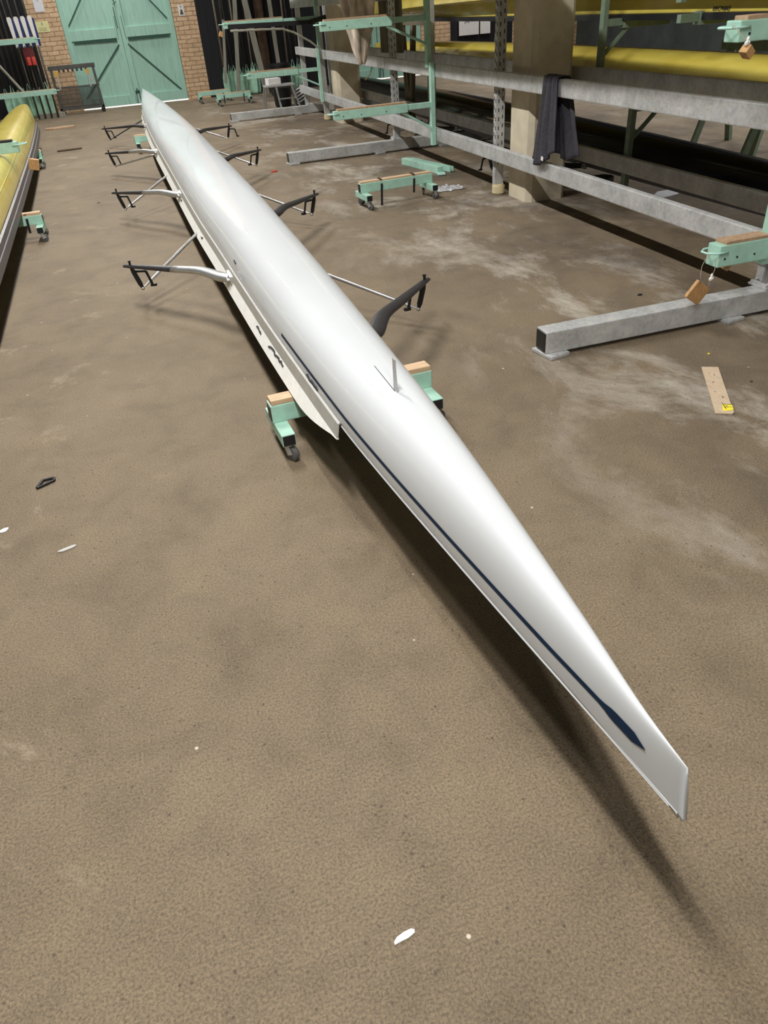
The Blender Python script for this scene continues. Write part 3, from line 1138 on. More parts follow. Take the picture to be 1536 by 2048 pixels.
chock('square timber block hanging on a cord from the near lower bracket loop', (2.765, 3.29, 0.222), (0.115, 0.022, 0.105), (0.15, 0.60, 0.12),
      [(2.815, 3.30, 0.415), (2.862, 3.30, 0.385)], knot=(2.835, 3.285, 0.295))
chock('small timber block hanging at the top right in front of the yellow hulls', (2.72, 3.20, 1.355), (0.048, 0.045, 0.040), (0.1, 0.7, 0.2), [(2.700, 3.30, 1.452)], knot=(2.712, 3.20, 1.395))
chock('timber block hanging beside the yellow boat from the left green arm', (-1.065, 9.1, 0.495), (0.10, 0.05, 0.105), (0.1, 0.25, 0.15), [(-1.15, 9.1, 0.70)])
chock('small orange block hanging from the far upper bracket loop', (1.66, 13.7, 1.40), (0.05, 0.05, 0.07), (0.1, 0.4, 0.1), [(1.67, 13.7, 1.52)])
chock('small raw timber stub hanging under the near lower bracket arm', (3.03, 3.42, 0.298), (0.06, 0.04, 0.045), (0.2, 0.5, 0.3), [(3.03, 3.385, 0.34)])
# left rack arm over the yellow boat
t = thing('padded_cantilever', 'mint green padded rack arm reaching in over the yellow boat from the left', 'rack arm', (-1.6, 9.1, 0.7))
mb = MB()
mb.box((-1.62, 9.1, 0.675), (0.92, 0.10, 0.10), bev=0.005)
mb.build('sleeve_arm', 'green', t)
mb = MB()
mb.box((-1.62, 9.1, 0.736), (0.84, 0.09, 0.018), bev=0.003)
mb.build('rubber_pad', 'black', t)
mb = MB()
mb.tube([(-1.21, 9.044, 0.695), (-1.12, 9.044, 0.697), (-1.075, 9.07, 0.70), (-1.075, 9.13, 0.70), (-1.12, 9.156, 0.697), (-1.21, 9.156, 0.695)], 0.006, 8)
mb.build('wire_loop', 'paleg', t, smooth=True)
mb = MB()
mb.box((-2.10, 9.1, 0.95), (0.07, 0.07, 1.9), bev=0.004)
mb.build('upright', 'green', t)


# ------------------------------------------------------------------ stored boats behind the rack, and unseen ones added above for shade
def stored_boat(name, label, xc, z0, zk, y0, y1, bw, mat, gun='charcoal', slope=0.0, e=0.8):
    L = y1 - y0
    pr = dict(ax=lambda y: xc + slope * (y - 8), b=lambda y: bw * max(0.02, math.sin(PI * min(1, max(0, (y - y0) / L))) ** 0.55),
              g=lambda y: z0, k=lambda y: z0 + (zk - z0) * (0.6 + 0.4 * math.sin(PI * min(1, max(0, (y - y0) / L))) ** 0.5), e=e,
              ys=[y0 + L * i / 90 for i in range(91)])
    t = thing(name, label, 'rowing boat', (xc, (y0 + y1) / 2, z0), group='rowing boats stored on the rack')
    boat_shell(t, pr, mat, [(y0, y0 + L * 0.14), (y1 - L * 0.14, y1)])
    for sd in (-1, 1):
        strip(pr, sd, [(0.002, 0.008), (0.014, 0.004), (0.016, -0.035)], y0 + L * 0.12, y1 - L * 0.12, 'gunwale', gun, t, solid=0.006, step=0.4)
    return t, pr


b1, p1 = stored_boat('rowing_boat', 'dull yellow rowing boat on the middle level behind the rack', 4.42, 0.865, 1.165, -1.0, 14.6, 0.29, 'yellow_hull', slope=0.0)
b2, p2 = stored_boat('rowing_boat', 'bright yellow rowing boat with dark lettering on the top level behind the rack', 4.42, 1.420, 1.735, -1.0, 14.9, 0.29, 'yellow_hull', gun='black')
b3, p3 = stored_boat('rowing_boat', 'glossy black rowing boat on the lowest level behind the rack', 4.42, 0.235, 0.535, 2.2, 17.2, 0.29, 'black_hull', gun='charcoal', slope=0.005)
stored_boat('rowing_boat', 'unseen yellow rowing boat added high on the front arms of the rack to shade the pillars', 2.72, 1.97, 2.28, 0.5, 16.5, 0.30, 'yellow_hull')  # added out of view, keeps the upper pillars in shade
stored_boat('rowing_boat', 'unseen yellow rowing boat added on the fourth level at the back of the rack to block low light', 4.42, 2.06, 2.38, -1.0, 15.0, 0.30, 'yellow_hull')  # added out of view to stop low rays from the far lamp row
stored_boat('rowing_boat', 'unseen white rowing boat added on the fifth level at the back of the rack to block low light', 4.42, 2.62, 2.94, -1.0, 15.0, 0.30, 'white_hull')  # another unseen blocker for the same low rays
# lettering on the top hull, upside down because the hull is keel up
hp = hull_pt(p2, -1, 5.20, 1.452, 0.0025)
nrm = (hull_pt(p2, -1, 5.20, 1.47) - hull_pt(p2, -1, 5.20, 1.44))
up = -nrm.normalized()
right = Vector((0, 1, 0))
out = right.cross(up)
T4 = Matrix(((right.x, up.x, out.x, hp.x), (right.y, up.y, out.y, hp.y), (right.z, up.z, out.z, hp.z), (0, 0, 0, 1)))
text_mesh('EMPACHER', 0.037, 'ink', b2, T4, shear=0.4, ext=0.0012)

# riggers of the black boat poking through under the rack
for y in (7.75, 11.0):
    rigger(b3, p3, -1, 3.47, y, 0.275, stay_dy=0.5, lock=-1)


# ------------------------------------------------------------------ concrete pillars
def pillar(label, x0, x1, y0, y1):
    ch = 0.045
    mb = MB()
    a = [(x0 + ch, y0), (x1 - ch, y0), (x1, y0 + ch), (x1, y1 - ch), (x1 - ch, y1), (x0 + ch, y1), (x0, y1 - ch), (x0, y0 + ch)]
    mb.prism([(x, y, 0) for x, y in a], (0, 0, 5.2))
    o = mb.build('pillar', 'concrete')
    return tag(o, label, 'pillar', 'concrete pillars between the rack sides')


pillar('pale concrete pillar beside the hanging towel', 3.40, 3.80, 6.58, 7.02)
pillar('pale concrete pillar behind the long lower green arm, farther down the rack', 3.40, 3.80, 13.45, 13.9)

# ------------------------------------------------------------------ towel over the upper beam
t = thing('towel', 'charcoal towel draped over the upper beam in front of the pillar', 'towel', (3.27, 5.9, 1.07))
mb = MB()
rows = []
nu, nv = 46, 44
for j in range(nv + 1):
    s_ = j / nv          # 0 = front hem, ~0.55 = top, 1 = back hem
    row = []
    for i in range(nu + 1):
        u = i / nu
        if s_ < 0.52:
            f = 1 - s_ / 0.52
            gather = 0.13 + 0.085 * f
            zz = 1.078 - f * (0.615 + 0.05 * math.sin(u * 5.0) - 0.05 * u)
            yc = 5.93 + 0.02 * f
            x = 3.236 - 0.010 - 0.020 * f
        elif s_ < 0.58:
            f = (s_ - 0.52) / 0.06
            gather = 0.13
            zz = 1.078 + 0.008 * math.sin(f * PI)
            yc = 5.93
            x = 3.226 + 0.09 * f
        else:
            f = (s_ - 0.58) / 0.42
            gather = 0.13 + 0.07 * f
            zz = 1.078 - f * (0.60 - 0.12 * abs(u - 0.5))
            yc = 5.93 - 0.12 * f
            x = 3.316 + 0.015 * f
        y = yc + (0.5 - u) * 2 * gather
        fold = math.sin(u * 23 + 0.6 * math.sin(s_ * 5)) * 0.014 + math.sin(u * 11 + 1.3) * 0.012
        fold += 0.006 * mnoise.noise(Vector((u * 9, s_ * 6, 3)))
        row.append((x + fold * (1 if s_ < 0.55 else -1), y + 0.006 * math.sin(s_ * 9 + u * 14), zz))
    rows.append(row)
mb.grid(rows)
mb.build('cloth', 'towel', t, smooth=True, solid=0.010)
mb = MB()
mb.box((3.185, 5.93, 0.495), (0.004, 0.034, 0.030), rot=(0.2, 0, 0), bev=0.001)
mb.build('care_label', 'white', t)

# ------------------------------------------------------------------ dirty canvas bundle hanging from the rack
mb = MB()
rows = []
for j in range(41):
    f = j / 40
    z = 1.95 - 0.93 * f
    r = 0.36 * (1 - f) ** 0.75 + 0.05
    cx = 2.95 + 0.05 * f + 0.03 * math.sin(f * 4)
    cy = 10.55 - 0.1 * f
    row = []
    for i in range(65):
        a = 2 * PI * i / 64
        w = 1 + 0.16 * math.sin(a * 5 + f * 2.2) + 0.09 * math.sin(a * 9 - f * 3) + 0.12 * mnoise.noise(Vector((math.cos(a) * 1.5, math.sin(a) * 1.5, f * 5)))
        row.append((cx + r * 0.55 * w * math.cos(a), cy + r * 1.15 * w * math.sin(a), z + 0.015 * math.sin(a * 6)))
    rows.append(row)
mb.grid(rows)
tag(mb.build('canvas_cover', 'canvas', smooth=True, solid=0.006), 'dirty cream canvas bundle hanging to a point behind the green arm', 'canvas cover')

# weathered trestle parts stacked behind the rack
t = thing('wooden_trestle', 'dark weathered crossed-leg timber trestle standing behind the rack', 'trestle', (4.0, 11.1, 0))
for (a, b_) in (((3.98, 11.55, 0.04), (3.98, 11.75, 1.5)), ((3.98, 11.25, 1.5), (3.98, 11.50, 0.0)), ((3.98, 10.68, 0.0), (3.98, 10.60, 1.7)), ((3.98, 11.35, 0.0), (3.98, 11.62, 0.85))):
    mb = MB()
    mb.bar(a, b_, 0.055, 0.10, up=(0, 1, 0), bev=0.004)
    mb.build('leg', 'olivewood', t)
mb = MB()
mb.box((3.98, 11.15, 1.42), (0.05, 1.3, 0.13), bev=0.004)
mb.build('rail', 'olivewood', t)
mb = MB()
mb.box((3.98, 11.15, 0.86), (0.05, 1.2, 0.06), bev=0.004)
mb.build('rail', 'olivewood', t)
mb = MB()
mb.box((3.45, 10.62, 1.52), (0.04, 0.50, 0.85), rot=(0.0, 0.0, 0.25), bev=0.004)
tag(mb.build('timber_board', 'olivewood'), 'dark olive timber board hanging right of the canvas bundle', 'board')
mb = MB()
rnd = random.Random(9)
for k in range(2):
    pts = [(3.45, 11.9 + 0.02 * k, 0.98), (3.46, 11.6 + 0.05 * k, 0.90), (3.45, 11.7, 0.80), (3.45, 11.95 + 0.04 * k, 0.72)]
    mb.tube(pts, 0.006, 6)
tag(mb.build('rope', 'rope', smooth=True), 'frayed yellow rope dangling under the upper beam', 'rope')

# ------------------------------------------------------------------ loose green channel, film, cardboard and litter
t = thing('steel_channel', 'mint green steel channel piece lying on the floor under the rack', 'steel channel', (3.28, 8.95, 0), 0)
A_, B_ = Vector((3.09, 9.26, 0.035)), Vector((3.24, 8.42, 0.035))
mb = MB()
mb.bar(A_, B_, 0.075, 0.07, bev=0.004)
mb.build('box_section', 'green', t)
mb = MB()
mb.bar(A_ + Vector((0.065, 0.0, 0.0)), B_ + Vector((0.11, -0.03, 0.0)), 0.012, 0.055)
mb.bar(A_ + Vector((0.10, 0.0, 0.0)), B_ + Vector((0.15, -0.02, 0.0)), 0.012, 0.055)
mb.build('flange', 'green', t)
mb = MB()
mb.box((3.225, 8.36, 0.012), (0.09, 0.14, 0.012), rot=(0, 0, -0.3), bev=0.003)
mb.build('end_plate', 'paleg', t)

mb = MB()
rows = []
for j in range(15):
    row = []
    for i in range(31):
        u, v_ = i / 30, j / 14
        h = 0.045 * abs(mnoise.noise(Vector((u * 11, v_ * 6, 1.2)))) * 2 * math.sin(PI * v_) * math.sin(PI * min(1, u * 1.3 + 0.05)) if u < 0.75 else 0.02 * abs(mnoise.noise(Vector((u * 14, v_ * 8, 5))))
        row.append((2.86 + 0.30 * u + 0.02 * mnoise.noise(Vector((u * 5, v_ * 5, 8))), 7.50 + 0.20 * v_ + 0.03 * mnoise.noise(Vector((u * 6, v_ * 4, 2))), 0.006 + max(0, h) * 0.9))
    rows.append(row)
mb.grid(rows)
tag(mb.build('plastic_film', 'foil', solid=0.001), 'crumpled shiny clear plastic film right of the empty trolley', 'plastic film')

t = thing('cardboard_strip', 'narrow brown cardboard strip lying on the floor at the right', 'cardboard', (2.42, 2.62, 0))
mb = MB()
mb.prism([(2.508, 2.852, 0.002), (2.580, 2.815, 0.002), (2.345, 2.415, 0.002), (2.332, 2.388, 0.002), (2.315, 2.376, 0.002), (2.250, 2.412, 0.002)], (0, 0, 0.006))
mb.build('board', 'card', t)
mb = MB()
mb.prism([(2.330, 2.470, 0.0085), (2.368, 2.448, 0.0085), (2.340, 2.402, 0.0085), (2.292, 2.412, 0.0085)], (0, 0, 0.001))
tp = mb.build('tape', 'ytape', t)
mb = MB()
mb.bar((2.333, 2.466, 0.0099), (2.366, 2.447, 0.0099), 0.003, 0.001)
mb.bar((2.333, 2.466, 0.0099), (2.315, 2.420, 0.0099), 0.003, 0.001)
mb.bar((2.318, 2.440, 0.0099), (2.350, 2.428, 0.0099), 0.002, 0.001)
merge(tp, mb, 'ink')
mb = MB()
rnd = random.Random(2)
for k in range(9):
    a = rnd.uniform(0.1, 0.9)
    c0 = Vector((2.545, 2.83, 0)) * (1 - a) + Vector((2.29, 2.40, 0)) * a + Vector((rnd.uniform(-.02, .02), rnd.uniform(-.02, .02), 0.0095))
    mb.bar(c0, c0 + Vector((rnd.uniform(-.012, .012), rnd.uniform(-.02, .02), 0)), 0.002, 0.001)
mb.build('tear_mark', 'ink', t)

mb = MB()
pts = [Vector((-0.755, 3.035, 0.006)), Vector((-0.735, 3.095, 0.006)), Vector((-0.685, 3.100, 0.006)), Vector((-0.684, 3.075, 0.006))]
for i in range(4):
    a, b_ = pts[i], pts[(i + 1) % 4]
    mb.bar(a, b_, 0.010, 0.010, bev=0.002)
tag(mb.build('plastic_loop', 'black'), 'small black four-cornered plastic loop lying on the floor at left', 'loop')


def flake(label, x, y, sx, sy, rz, mat, cat, name, hgt=0.004, group='small scraps on the floor', seed=1):
    rnd = random.Random(seed)
    mb = MB()
    n = 9
    P = []
    for k in range(n):
        a = 2 * PI * k / n
        r = rnd.uniform(0.7, 1.15)
        px, py = sx * r * math.cos(a), sy * r * math.sin(a)
        P.append((x + px * math.cos(rz) - py * math.sin(rz), y + px * math.sin(rz) + py * math.cos(rz), 0.001))
    mb.prism(P, (0, 0, hgt))
    return tag(mb.build(name, mat), label, cat, group)


flake('pale oval scrap at the left edge of the floor', -0.862, 2.75, 0.024, 0.013, 0.3, 'white', 'scrap', 'paper_scrap', seed=1)
flake('cream ragged scrap on the floor below the black loop', -0.607, 2.515, 0.034, 0.011, 0.25, 'rail', 'scrap', 'paper_scrap', seed=2)
flake('small yellow chip on the floor above the cardboard strip', 2.65, 2.98, 0.009, 0.006, 0.3, 'ytape', 'scrap', 'paper_scrap', seed=3)
flake('little red scrap on the floor beyond the second right rigger', 1.57, 9.86, 0.05, 0.03, 0.2, 'reddust', 'scrap', 'plastic_scrap', seed=4, hgt=0.012)
flake('white curl of paper near the bottom of the floor', 0.165, 0.735, 0.026, 0.008, 0.25, 'white', 'scrap', 'paper_scrap', seed=5)
flake('dark leaf bit on the floor left of the hanging block', 2.86, 3.93, 0.02, 0.012, 0.1, 'black', 'leaf bit', 'leaf_scrap', seed=6)
flake('brown dry leaf bit on the floor above the cardboard strip at right', 2.62, 2.62, 0.010, 0.007, 0.6, 'brownpost', 'leaf bit', 'leaf_scrap', seed=7)
flake('tiny black bit on the floor between the two boats', -0.55, 9.35, 0.018, 0.014, 0, 'black', 'scrap', 'plastic_scrap', seed=8)
flake('brown board offcut on the floor beside the yellow boat far trolley', -1.05, 14.1, 0.22, 0.05, 0.1, 'brownpost', 'board', 'board_offcut', hgt=0.02, seed=9)
flake('flat brown board on the floor at the yellow boat tip', -1.35, 17.6, 0.30, 0.20, 0.05, 'wood2', 'board', 'board_offcut', hgt=0.02, seed=10)
flake('pale torn sheet on the floor beneath the lower beams at right', 4.62, 6.15, 0.20, 0.10, 0.5, 'paper', 'sheet', 'plastic_sheet', hgt=0.006, seed=11)
flake('dark grey rag on the floor beneath the lower beams beside the towel', 4.35, 6.95, 0.22, 0.12, 0.2, 'dksteel', 'rag', 'floor_rag', hgt=0.05, seed=12)

# ------------------------------------------------------------------ oars against the back wall
def make_oar(name, label, x, y, lean=0.0, twist=0.0, blade_h=0.60, blade_w=0.11, group='green-bladed oars standing by the back wall', blade='blade', up=False, zb=0.02, shaft='darkwall'):
    t = thing(name, label, 'oar', (x, y, 0), 0, group)
    R = Matrix.Translation((x, y, 0)) @ Matrix.Rotation(lean, 4, 'Y') @ Matrix.Rotation(-0.02, 4, 'X')
    mb = MB()
    rows = []
    for j in range(13):
        f = j / 12
        z = zb + blade_h * f
        if not up:
            w = blade_w * (0.90 + 0.25 * math.sin(PI * min(1, f * 1.2))) * (1.0 if f < 0.72 else max(0.18, 1 - (f - 0.72) / 0.28 * 0.85))
        else:
            w = blade_w
        rows.append([(w * (i / 6 - 0.5) * math.cos(twist), w * (i / 6 - 0.5) * math.sin(twist) + 0.025 * (1 - (i / 3 - 1) ** 2), z) for i in range(7)])
    mb.grid([[R @ Vector(p) for p in r] for r in rows])
    mb.build('blade', blade, t, smooth=True, solid=0.008)
    mb = MB()
    z0 = zb + blade_h * 0.8 if not up else 0.02
    z1 = 3.6 if not up else zb + 0.05
    mb.tube([R @ Vector((0, 0.02, z0)), R @ Vector((0, 0.02, z1))], 0.022, 8)
    mb.build('shaft', shaft, t, smooth=True)
    return t


M['oarshaft'] = simple('dark_oar_shaft', (0.05, 0.045, 0.04), 0.4, var=0.3)
M['paleshaft'] = simple('pale_oar_shaft', (0.22, 0.18, 0.13), 0.5, var=0.3)
rx = [2.42, 2.54, 2.66, 2.77, 2.88, 2.98, 3.08, 3.18, 3.80, 3.95, 4.10, 4.24]
for i, x in enumerate(rx):
    lb = ['leftmost green-bladed oar right of the brick pier', 'green-bladed oar second from the brick pier', 'green-bladed oar behind the far trolley, third from the pier',
          'green-bladed oar left of the leaning plank pair', 'pale green-bladed oar between the leaning planks', 'green-bladed oar under the far bracket tip',
          'green-bladed oar behind the stepladder, left one', 'green-bladed oar behind the stepladder, right one', 'first green oar right of the black drum',
          'second green oar right of the black drum', 'third green oar right of the black drum', 'fourth green oar right of the black drum'][i]
    make_oar('oar', lb, x, 20.42 + 0.06 * (i % 3), lean=0.02 * math.sin(i * 2.3), twist=0.5 * math.sin(i * 1.9), blade_h=0.60 + 0.05 * math.sin(i * 1.3), blade_w=0.13, shaft='oarshaft' if i % 3 else 'paleshaft')
lx = [-2.50, -2.36, -2.24, -2.12, -2.0, -1.88, -1.76, -1.64]
for i, x in enumerate(lx):
    lb = 'green-bladed oar behind the left green rail, ' + ['leftmost', 'second from left', 'third from left', 'fourth from left', 'fourth from right', 'third from right', 'second from right', 'rightmost'][i]
    make_oar('oar', lb, x, 20.3, lean=0.015 * math.sin(i), twist=0.5 * math.sin(i * 1.4), blade_h=0.60 + 0.06 * math.sin(i * 2), blade_w=0.13, group='green-bladed oars behind the left rails', shaft='oarshaft')
# white blades with blue edge, standing blade up
for i in range(4):
    x = -1.905 + 0.135 * i
    lb = 'white blade with blue edge standing upright at the left wall, ' + ['leftmost of four', 'second from left', 'third from left', 'rightmost of four'][i]
    t = thing('oar', lb, 'oar', (x, 19.75, 0), 0, 'white and blue blades at the left wall')
    mb = MB()
    hw = 0.058
    P = [(x - hw * 0.55, 19.75, 1.36), (x + hw * 0.3, 19.75, 1.36), (x + hw * 0.45, 19.75, 1.87), (x + hw * 0.1, 19.75, 1.90), (x - hw * 0.85, 19.75, 1.90), (x - hw * 1.1, 19.75, 1.86)]
    mb.prism(P, (0, 0.02, 0))
    mb.build('blade', 'white', t)
    mb = MB()
    mb.box((x + hw * 0.72, 19.765, 1.61), (0.045, 0.018, 0.50), bev=0.003)
    mb.build('blue_edge', 'blue', t)
    mb = MB()
    mb.tube([(x, 19.76, 0.02), (x, 19.76, 1.38)], 0.018, 8)
    mb.build('shaft', 'oarshaft', t, smooth=True)

# two green rails of the left rack end
for (zc, x1, lab) in ((1.475, -1.46, 'upper mint green rail across the white blades, left of the door'), (0.525, -1.375, 'lower mint green rail in front of the green oars, left of the door')):
    t = thing('oar_rail', lab, 'rail', (-2.4, 19.5, zc), group='mint green rails of the left rack')
    mb = MB()
    mb.box(((-3.6 + x1) / 2, 19.5, zc), (x1 + 3.6, 0.06, 0.095), bev=0.005)
    mb.build('rail', 'green', t)
    mb = MB()
    mb.box(((-3.6 + x1) / 2, 19.5, zc + 0.052), (x1 + 3.6 - 0.05, 0.05, 0.012))
    mb.build('wooden_pad', 'wood', t)
    mb = MB()
    mb.box((-3.4, 19.56, zc / 2 + 0.02), (0.06, 0.06, zc), bev=0.003)
    mb.build('upright', 'green', t)
    mb = MB()
    mb.tube([(x1 - 0.05, 19.46, zc + 0.02), (x1 + 0.07, 19.47, zc + 0.02), (x1 + 0.07, 19.53, zc + 0.02), (x1 - 0.05, 19.54, zc + 0.02)], 0.007, 6)
    mb.build('wire_loop', 'paleg', t, smooth=True)

# red bag hanging below the upper rail
t = thing('red_bag', 'red bag with two bright pockets hanging below the upper left rail', 'bag', (-1.72, 19.55, 1.2))
mb = MB()
mb.box((-1.72, 19.62, 1.19), (0.22, 0.10, 0.32), bev=0.03)
mb.build('body', 'red', t, smooth='auto')
for s in (-1, 1):
    mb = MB()
    mb.box((-1.70 + s * 0.05, 19.56, 1.11), (0.075, 0.03, 0.15), bev=0.012)
    mb.build('pocket', M['redb'] if 'redb' in M else 'reddust', t, smooth='auto')
mb = MB()
for s in (-1, 1):
    mb.tube([(-1.72 + 0.08 * s, 19.60, 1.35), (-1.72 + 0.07 * s, 19.58, 1.43)], 0.008, 6)
mb.build('strap', 'black', t)
# leaning poles at the left
mb = MB()
mb.bar((-2.02, 19.9, 0.45), (-2.75, 20.3, 1.55), 0.06, 0.03)
tag(mb.build('leaning_plank', 'greywood'), 'grey plank leaning left behind the left rails', 'plank', 'grey planks leaning on the back wall')

# ------------------------------------------------------------------ steel frame cart by the door
t = thing('steel_frame_cart', 'dark grey steel frame cart on castors in front of the green door', 'cart', (-0.98, 20.2, 0))
y = 20.15
FR = [((-1.42, y, 0.10), (-1.42, y, 0.93), 0.05), ((-0.50, y, 0.10), (-0.52, y, 0.93), 0.05), ((-1.45, y, 0.12), (-0.47, y, 0.12), 0.05)]
for a, b_, w in FR:
    mb = MB()
    mb.bar(a, b_, w, w, bev=0.004)
    mb.build('frame_tube', 'dksteel', t)
mb = MB()
mb.bar((-1.47, y, 0.925), (-0.47, y, 0.925), 0.07, 0.085, bev=0.006)
mb.build('top_rail', 'dksteel', t)
for k in range(7):
    mb = MB()
    mb.box((-1.25 + 0.095 * k, y - 0.02, 0.865), (0.035, 0.05, 0.06), bev=0.003)
    mb.build('hook', 'black', t)
mb = MB()
mb.bar((-1.43, y, 0.54), (-0.47, y, 0.54), 0.04, 0.03)
mb.build('middle_rail', 'dksteel', t)
mb = MB()
mb.box((-0.96, y + 0.01, 0.33), (0.90, 0.006, 0.40))
mb.build('mesh_panel', 'mesh', t)
for s in (0, 1):
    mb = MB()
    x = -1.32 + 0.66 * s
    mb.bar((x, y - 0.05, 0.52), (x + 0.01, y - 0.05, 0.80), 0.025, 0.025)
    mb.build('cream_post', 'rail', t)
    mb = MB()
    mb.prism([(x - 0.06, y - 0.07, 0.86), (x + 0.06, y - 0.07, 0.86), (x + 0.02, y - 0.07, 0.76), (x - 0.02, y - 0.07, 0.76)], (0, 0.04, 0))
    mb.build('corner_fitting', 'brasspad', t)
mb = MB()
mb.bar((-0.70, y - 0.04, 0.84), (-0.54, y - 0.04, 0.56), 0.03, 0.02)
mb.build('cream_brace', 'rail', t)
mb = MB()
mb.bar((-1.41, 20.38, 0.12), (-0.49, 20.38, 0.12), 0.05, 0.05)
for x in (-1.41, -0.50):
    mb.bar((x, y, 0.12), (x, 20.40, 0.12), 0.05, 0.05)
mb.build('base_frame', 'dksteel', t)
for x in (-1.40, -0.52):
    for yy in (20.15, 20.38):
        mb = MB()
        mb.cyl((x, yy, 0.045), 0.045, 0.03, 'Y', 18)
        mb.box((x, yy, 0.085), (0.04, 0.05, 0.03))
        mb.build('castor', 'black', t, smooth='auto')
mb = MB()
mb.box((-1.62, 19.9, 0.05), (0.55, 0.08, 0.10), bev=0.005)
tag(mb.build('timber_beam', 'greywood'), 'grey timber beam on the floor below the left oars', 'timber beam')

# ------------------------------------------------------------------ leaning planks, posts, drum behind the stepladder
for (a, b_, w, lb) in (((2.63, 20.18, 0.0), (2.98, 20.33, 2.6), 0.09, 'grey plank leaning right, left half of the A shape by the back wall'),
                       ((3.30, 20.10, 0.0), (3.02, 20.24, 2.6), 0.13, 'wide grey plank leaning left, right half of the A shape by the back wall'),
                       ((2.38, 20.25, 0.3), (2.56, 20.32, 1.55), 0.06, 'thin grey lath leaning left of the A shape planks'),
                       ((3.72, 20.28, 0.0), (3.66, 20.33, 2.6), 0.09, 'grey plank standing right of the brown post')):
    mb = MB()
    mb.bar(a, b_, 0.03, w, up=(1, 0, 0), bev=0.003)
    tag(mb.build('leaning_plank', 'greywood'), lb, 'plank', 'grey planks leaning on the back wall')
mb = MB()
rows = []
for j in range(25):
    z = 3.6 * j / 24
    rows.append([(3.46 + 0.11 * math.cos(2 * PI * i / 12) * (1 + 0.15 * mnoise.noise(Vector((i, z * 3, 1)))), 20.6 + 0.08 * math.sin(2 * PI * i / 12), z) for i in range(13)])
mb.grid(rows)
tag(mb.build('rough_post', 'brownpost', smooth=True), 'rough brown post behind the stepladder at the back wall', 'post')
t = thing('plastic_drum', 'black plastic drum standing behind the stepladder', 'drum', (3.58, 19.6, 0))
mb = MB()
mb.cyl((3.58, 19.6, 0.30), 0.25, 0.60, 'Z', 28, bev=0.02)
mb.build('body', 'black', t, smooth='auto')
mb = MB()
mb.cyl((3.58, 19.6, 0.61), 0.27, 0.05, 'Z', 28, bev=0.01)
mb.build('lid', 'black', t, smooth='auto')

# step ladder
t = thing('step_stool', 'small aluminium folding step stool standing behind the far foot beam', 'step stool', (3.0, 16.6, 0))
yF, yB = 16.35, 16.85
mb = MB()
mb.box((2.98, 16.60, 0.425), (0.60, 0.30, 0.035), bev=0.008)
mb.build('platform', 'alum', t)
for (a, b_) in (((2.90, 16.47, 0.41), (2.94, yF, 0.0)), ((3.22, 16.47, 0.41), (3.33, yF, 0.0)), ((2.70, 16.72, 0.41), (2.66, yB, 0.0)), ((3.26, 16.72, 0.41), (3.32, yB, 0.0)), ((2.70, 16.50, 0.41), (2.62, 16.45, 0.0))):
    mb = MB()
    mb.bar(a, b_, 0.035, 0.022, bev=0.003)
    mb.build('leg', 'alu', t)
mb = MB()
mb.bar((2.92, 16.41, 0.20), (3.27, 16.41, 0.20), 0.07, 0.02, bev=0.003)
mb.build('step', 'alu', t)
t = thing('cardboard_box', 'white box with black print lying on the step stool', 'box', (2.9, 16.6, 0.44))
mb = MB()
mb.box((2.88, 16.62, 0.50), (0.26, 0.20, 0.11), rot=(0, 0, 0.15), bev=0.006)
mb.build('body', 'white', t)
mb = MB()
for k in range(5):
    mb.box((2.83 + 0.028 * k, 16.515 + 0.005 * k, 0.505), (0.018, 0.004, 0.03), rot=(0, 0.3, 0.15))
mb.build('print', 'ink', t)
mb = MB()
mb.cyl((3.12, 17.1, 0.17), 0.17, 0.34, 'Z', 24, bev=0.02, r2=0.19)
tag(mb.build('bucket', 'black', smooth='auto'), 'black bucket seen through the legs of the step stool', 'bucket')
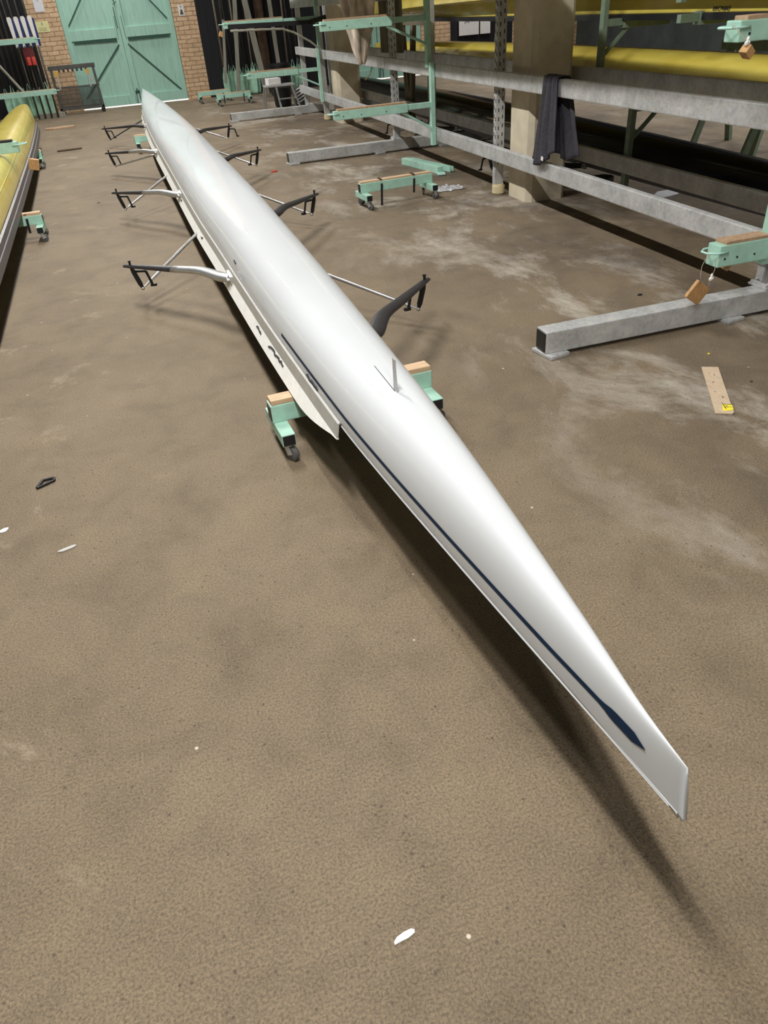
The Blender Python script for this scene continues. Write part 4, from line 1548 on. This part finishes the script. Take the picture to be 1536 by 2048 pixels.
t = thing('striped_bag', 'grey bag with white stripes leaning right of the step stool', 'bag', (3.42, 16.9, 0))
mb = MB()
mb.box((3.45, 16.9, 0.17), (0.20, 0.12, 0.34), rot=(0, 0.1, 0), bev=0.03)
mb.build('body', 'dksteel', t, smooth='auto')
mb = MB()
for k in range(5):
    mb.bar((3.36, 16.832, 0.05 + 0.06 * k), (3.54, 16.832, 0.13 + 0.06 * k), 0.012, 0.02)
mb.build('stripe', 'white', t)

# items seen between the yellow hulls at the back wall
t = thing('notice_board', 'white board with faint writing on the far back wall between the yellow hulls', 'board', (8.95, 20.7, 0.9))
for (a, b_) in ((8.55, 9.10), (9.14, 9.42)):
    mb = MB()
    mb.box(((a + b_) / 2, 20.70, 1.0), (b_ - a, 0.02, 0.42), bev=0.004)
    mb.build('panel', 'white', t)
mb = MB()
mb.tube([(8.7, 20.685, 1.05), (8.75, 20.685, 1.10), (8.8, 20.685, 1.06), (8.86, 20.685, 1.12), (8.92, 20.685, 1.08)], 0.006, 5)
mb.build('writing', 'ink', t)
mb = MB()
mb.bar((9.45, 20.5, 0.0), (9.65, 20.7, 1.6), 0.02, 0.07, up=(1, 0, 0))
tag(mb.build('leaning_plank', 'greywood'), 'grey plank leaning right of the white board on the far wall', 'plank', 'grey planks leaning on the back wall')

# trestle stands in the far aisle behind the black boat
for i, (x, y_) in enumerate(((6.1, 6.2), (6.6, 7.6))):
    t = thing('boat_trestle', ['dark grey-green sling trestle behind the hulls at right, nearer one', 'dark grey-green sling trestle behind the hulls, farther one'][i], 'trestle', (x, y_, 0), 0, 'sling trestles in the far aisle')
    mb = MB()
    mb.box((x, y_, 1.0), (0.08, 1.1, 0.10), bev=0.004)
    mb.build('top_bar', 'dkgreen', t)
    for s in (-1, 1):
        mb = MB()
        mb.bar((x - 0.25, y_ + s * 0.5, 0), (x, y_ + s * 0.42, 1.0), 0.06, 0.06)
        mb.bar((x + 0.25, y_ + s * 0.5, 0), (x, y_ + s * 0.42, 1.0), 0.06, 0.06)
        mb.build('leg', 'dkgreen', t)
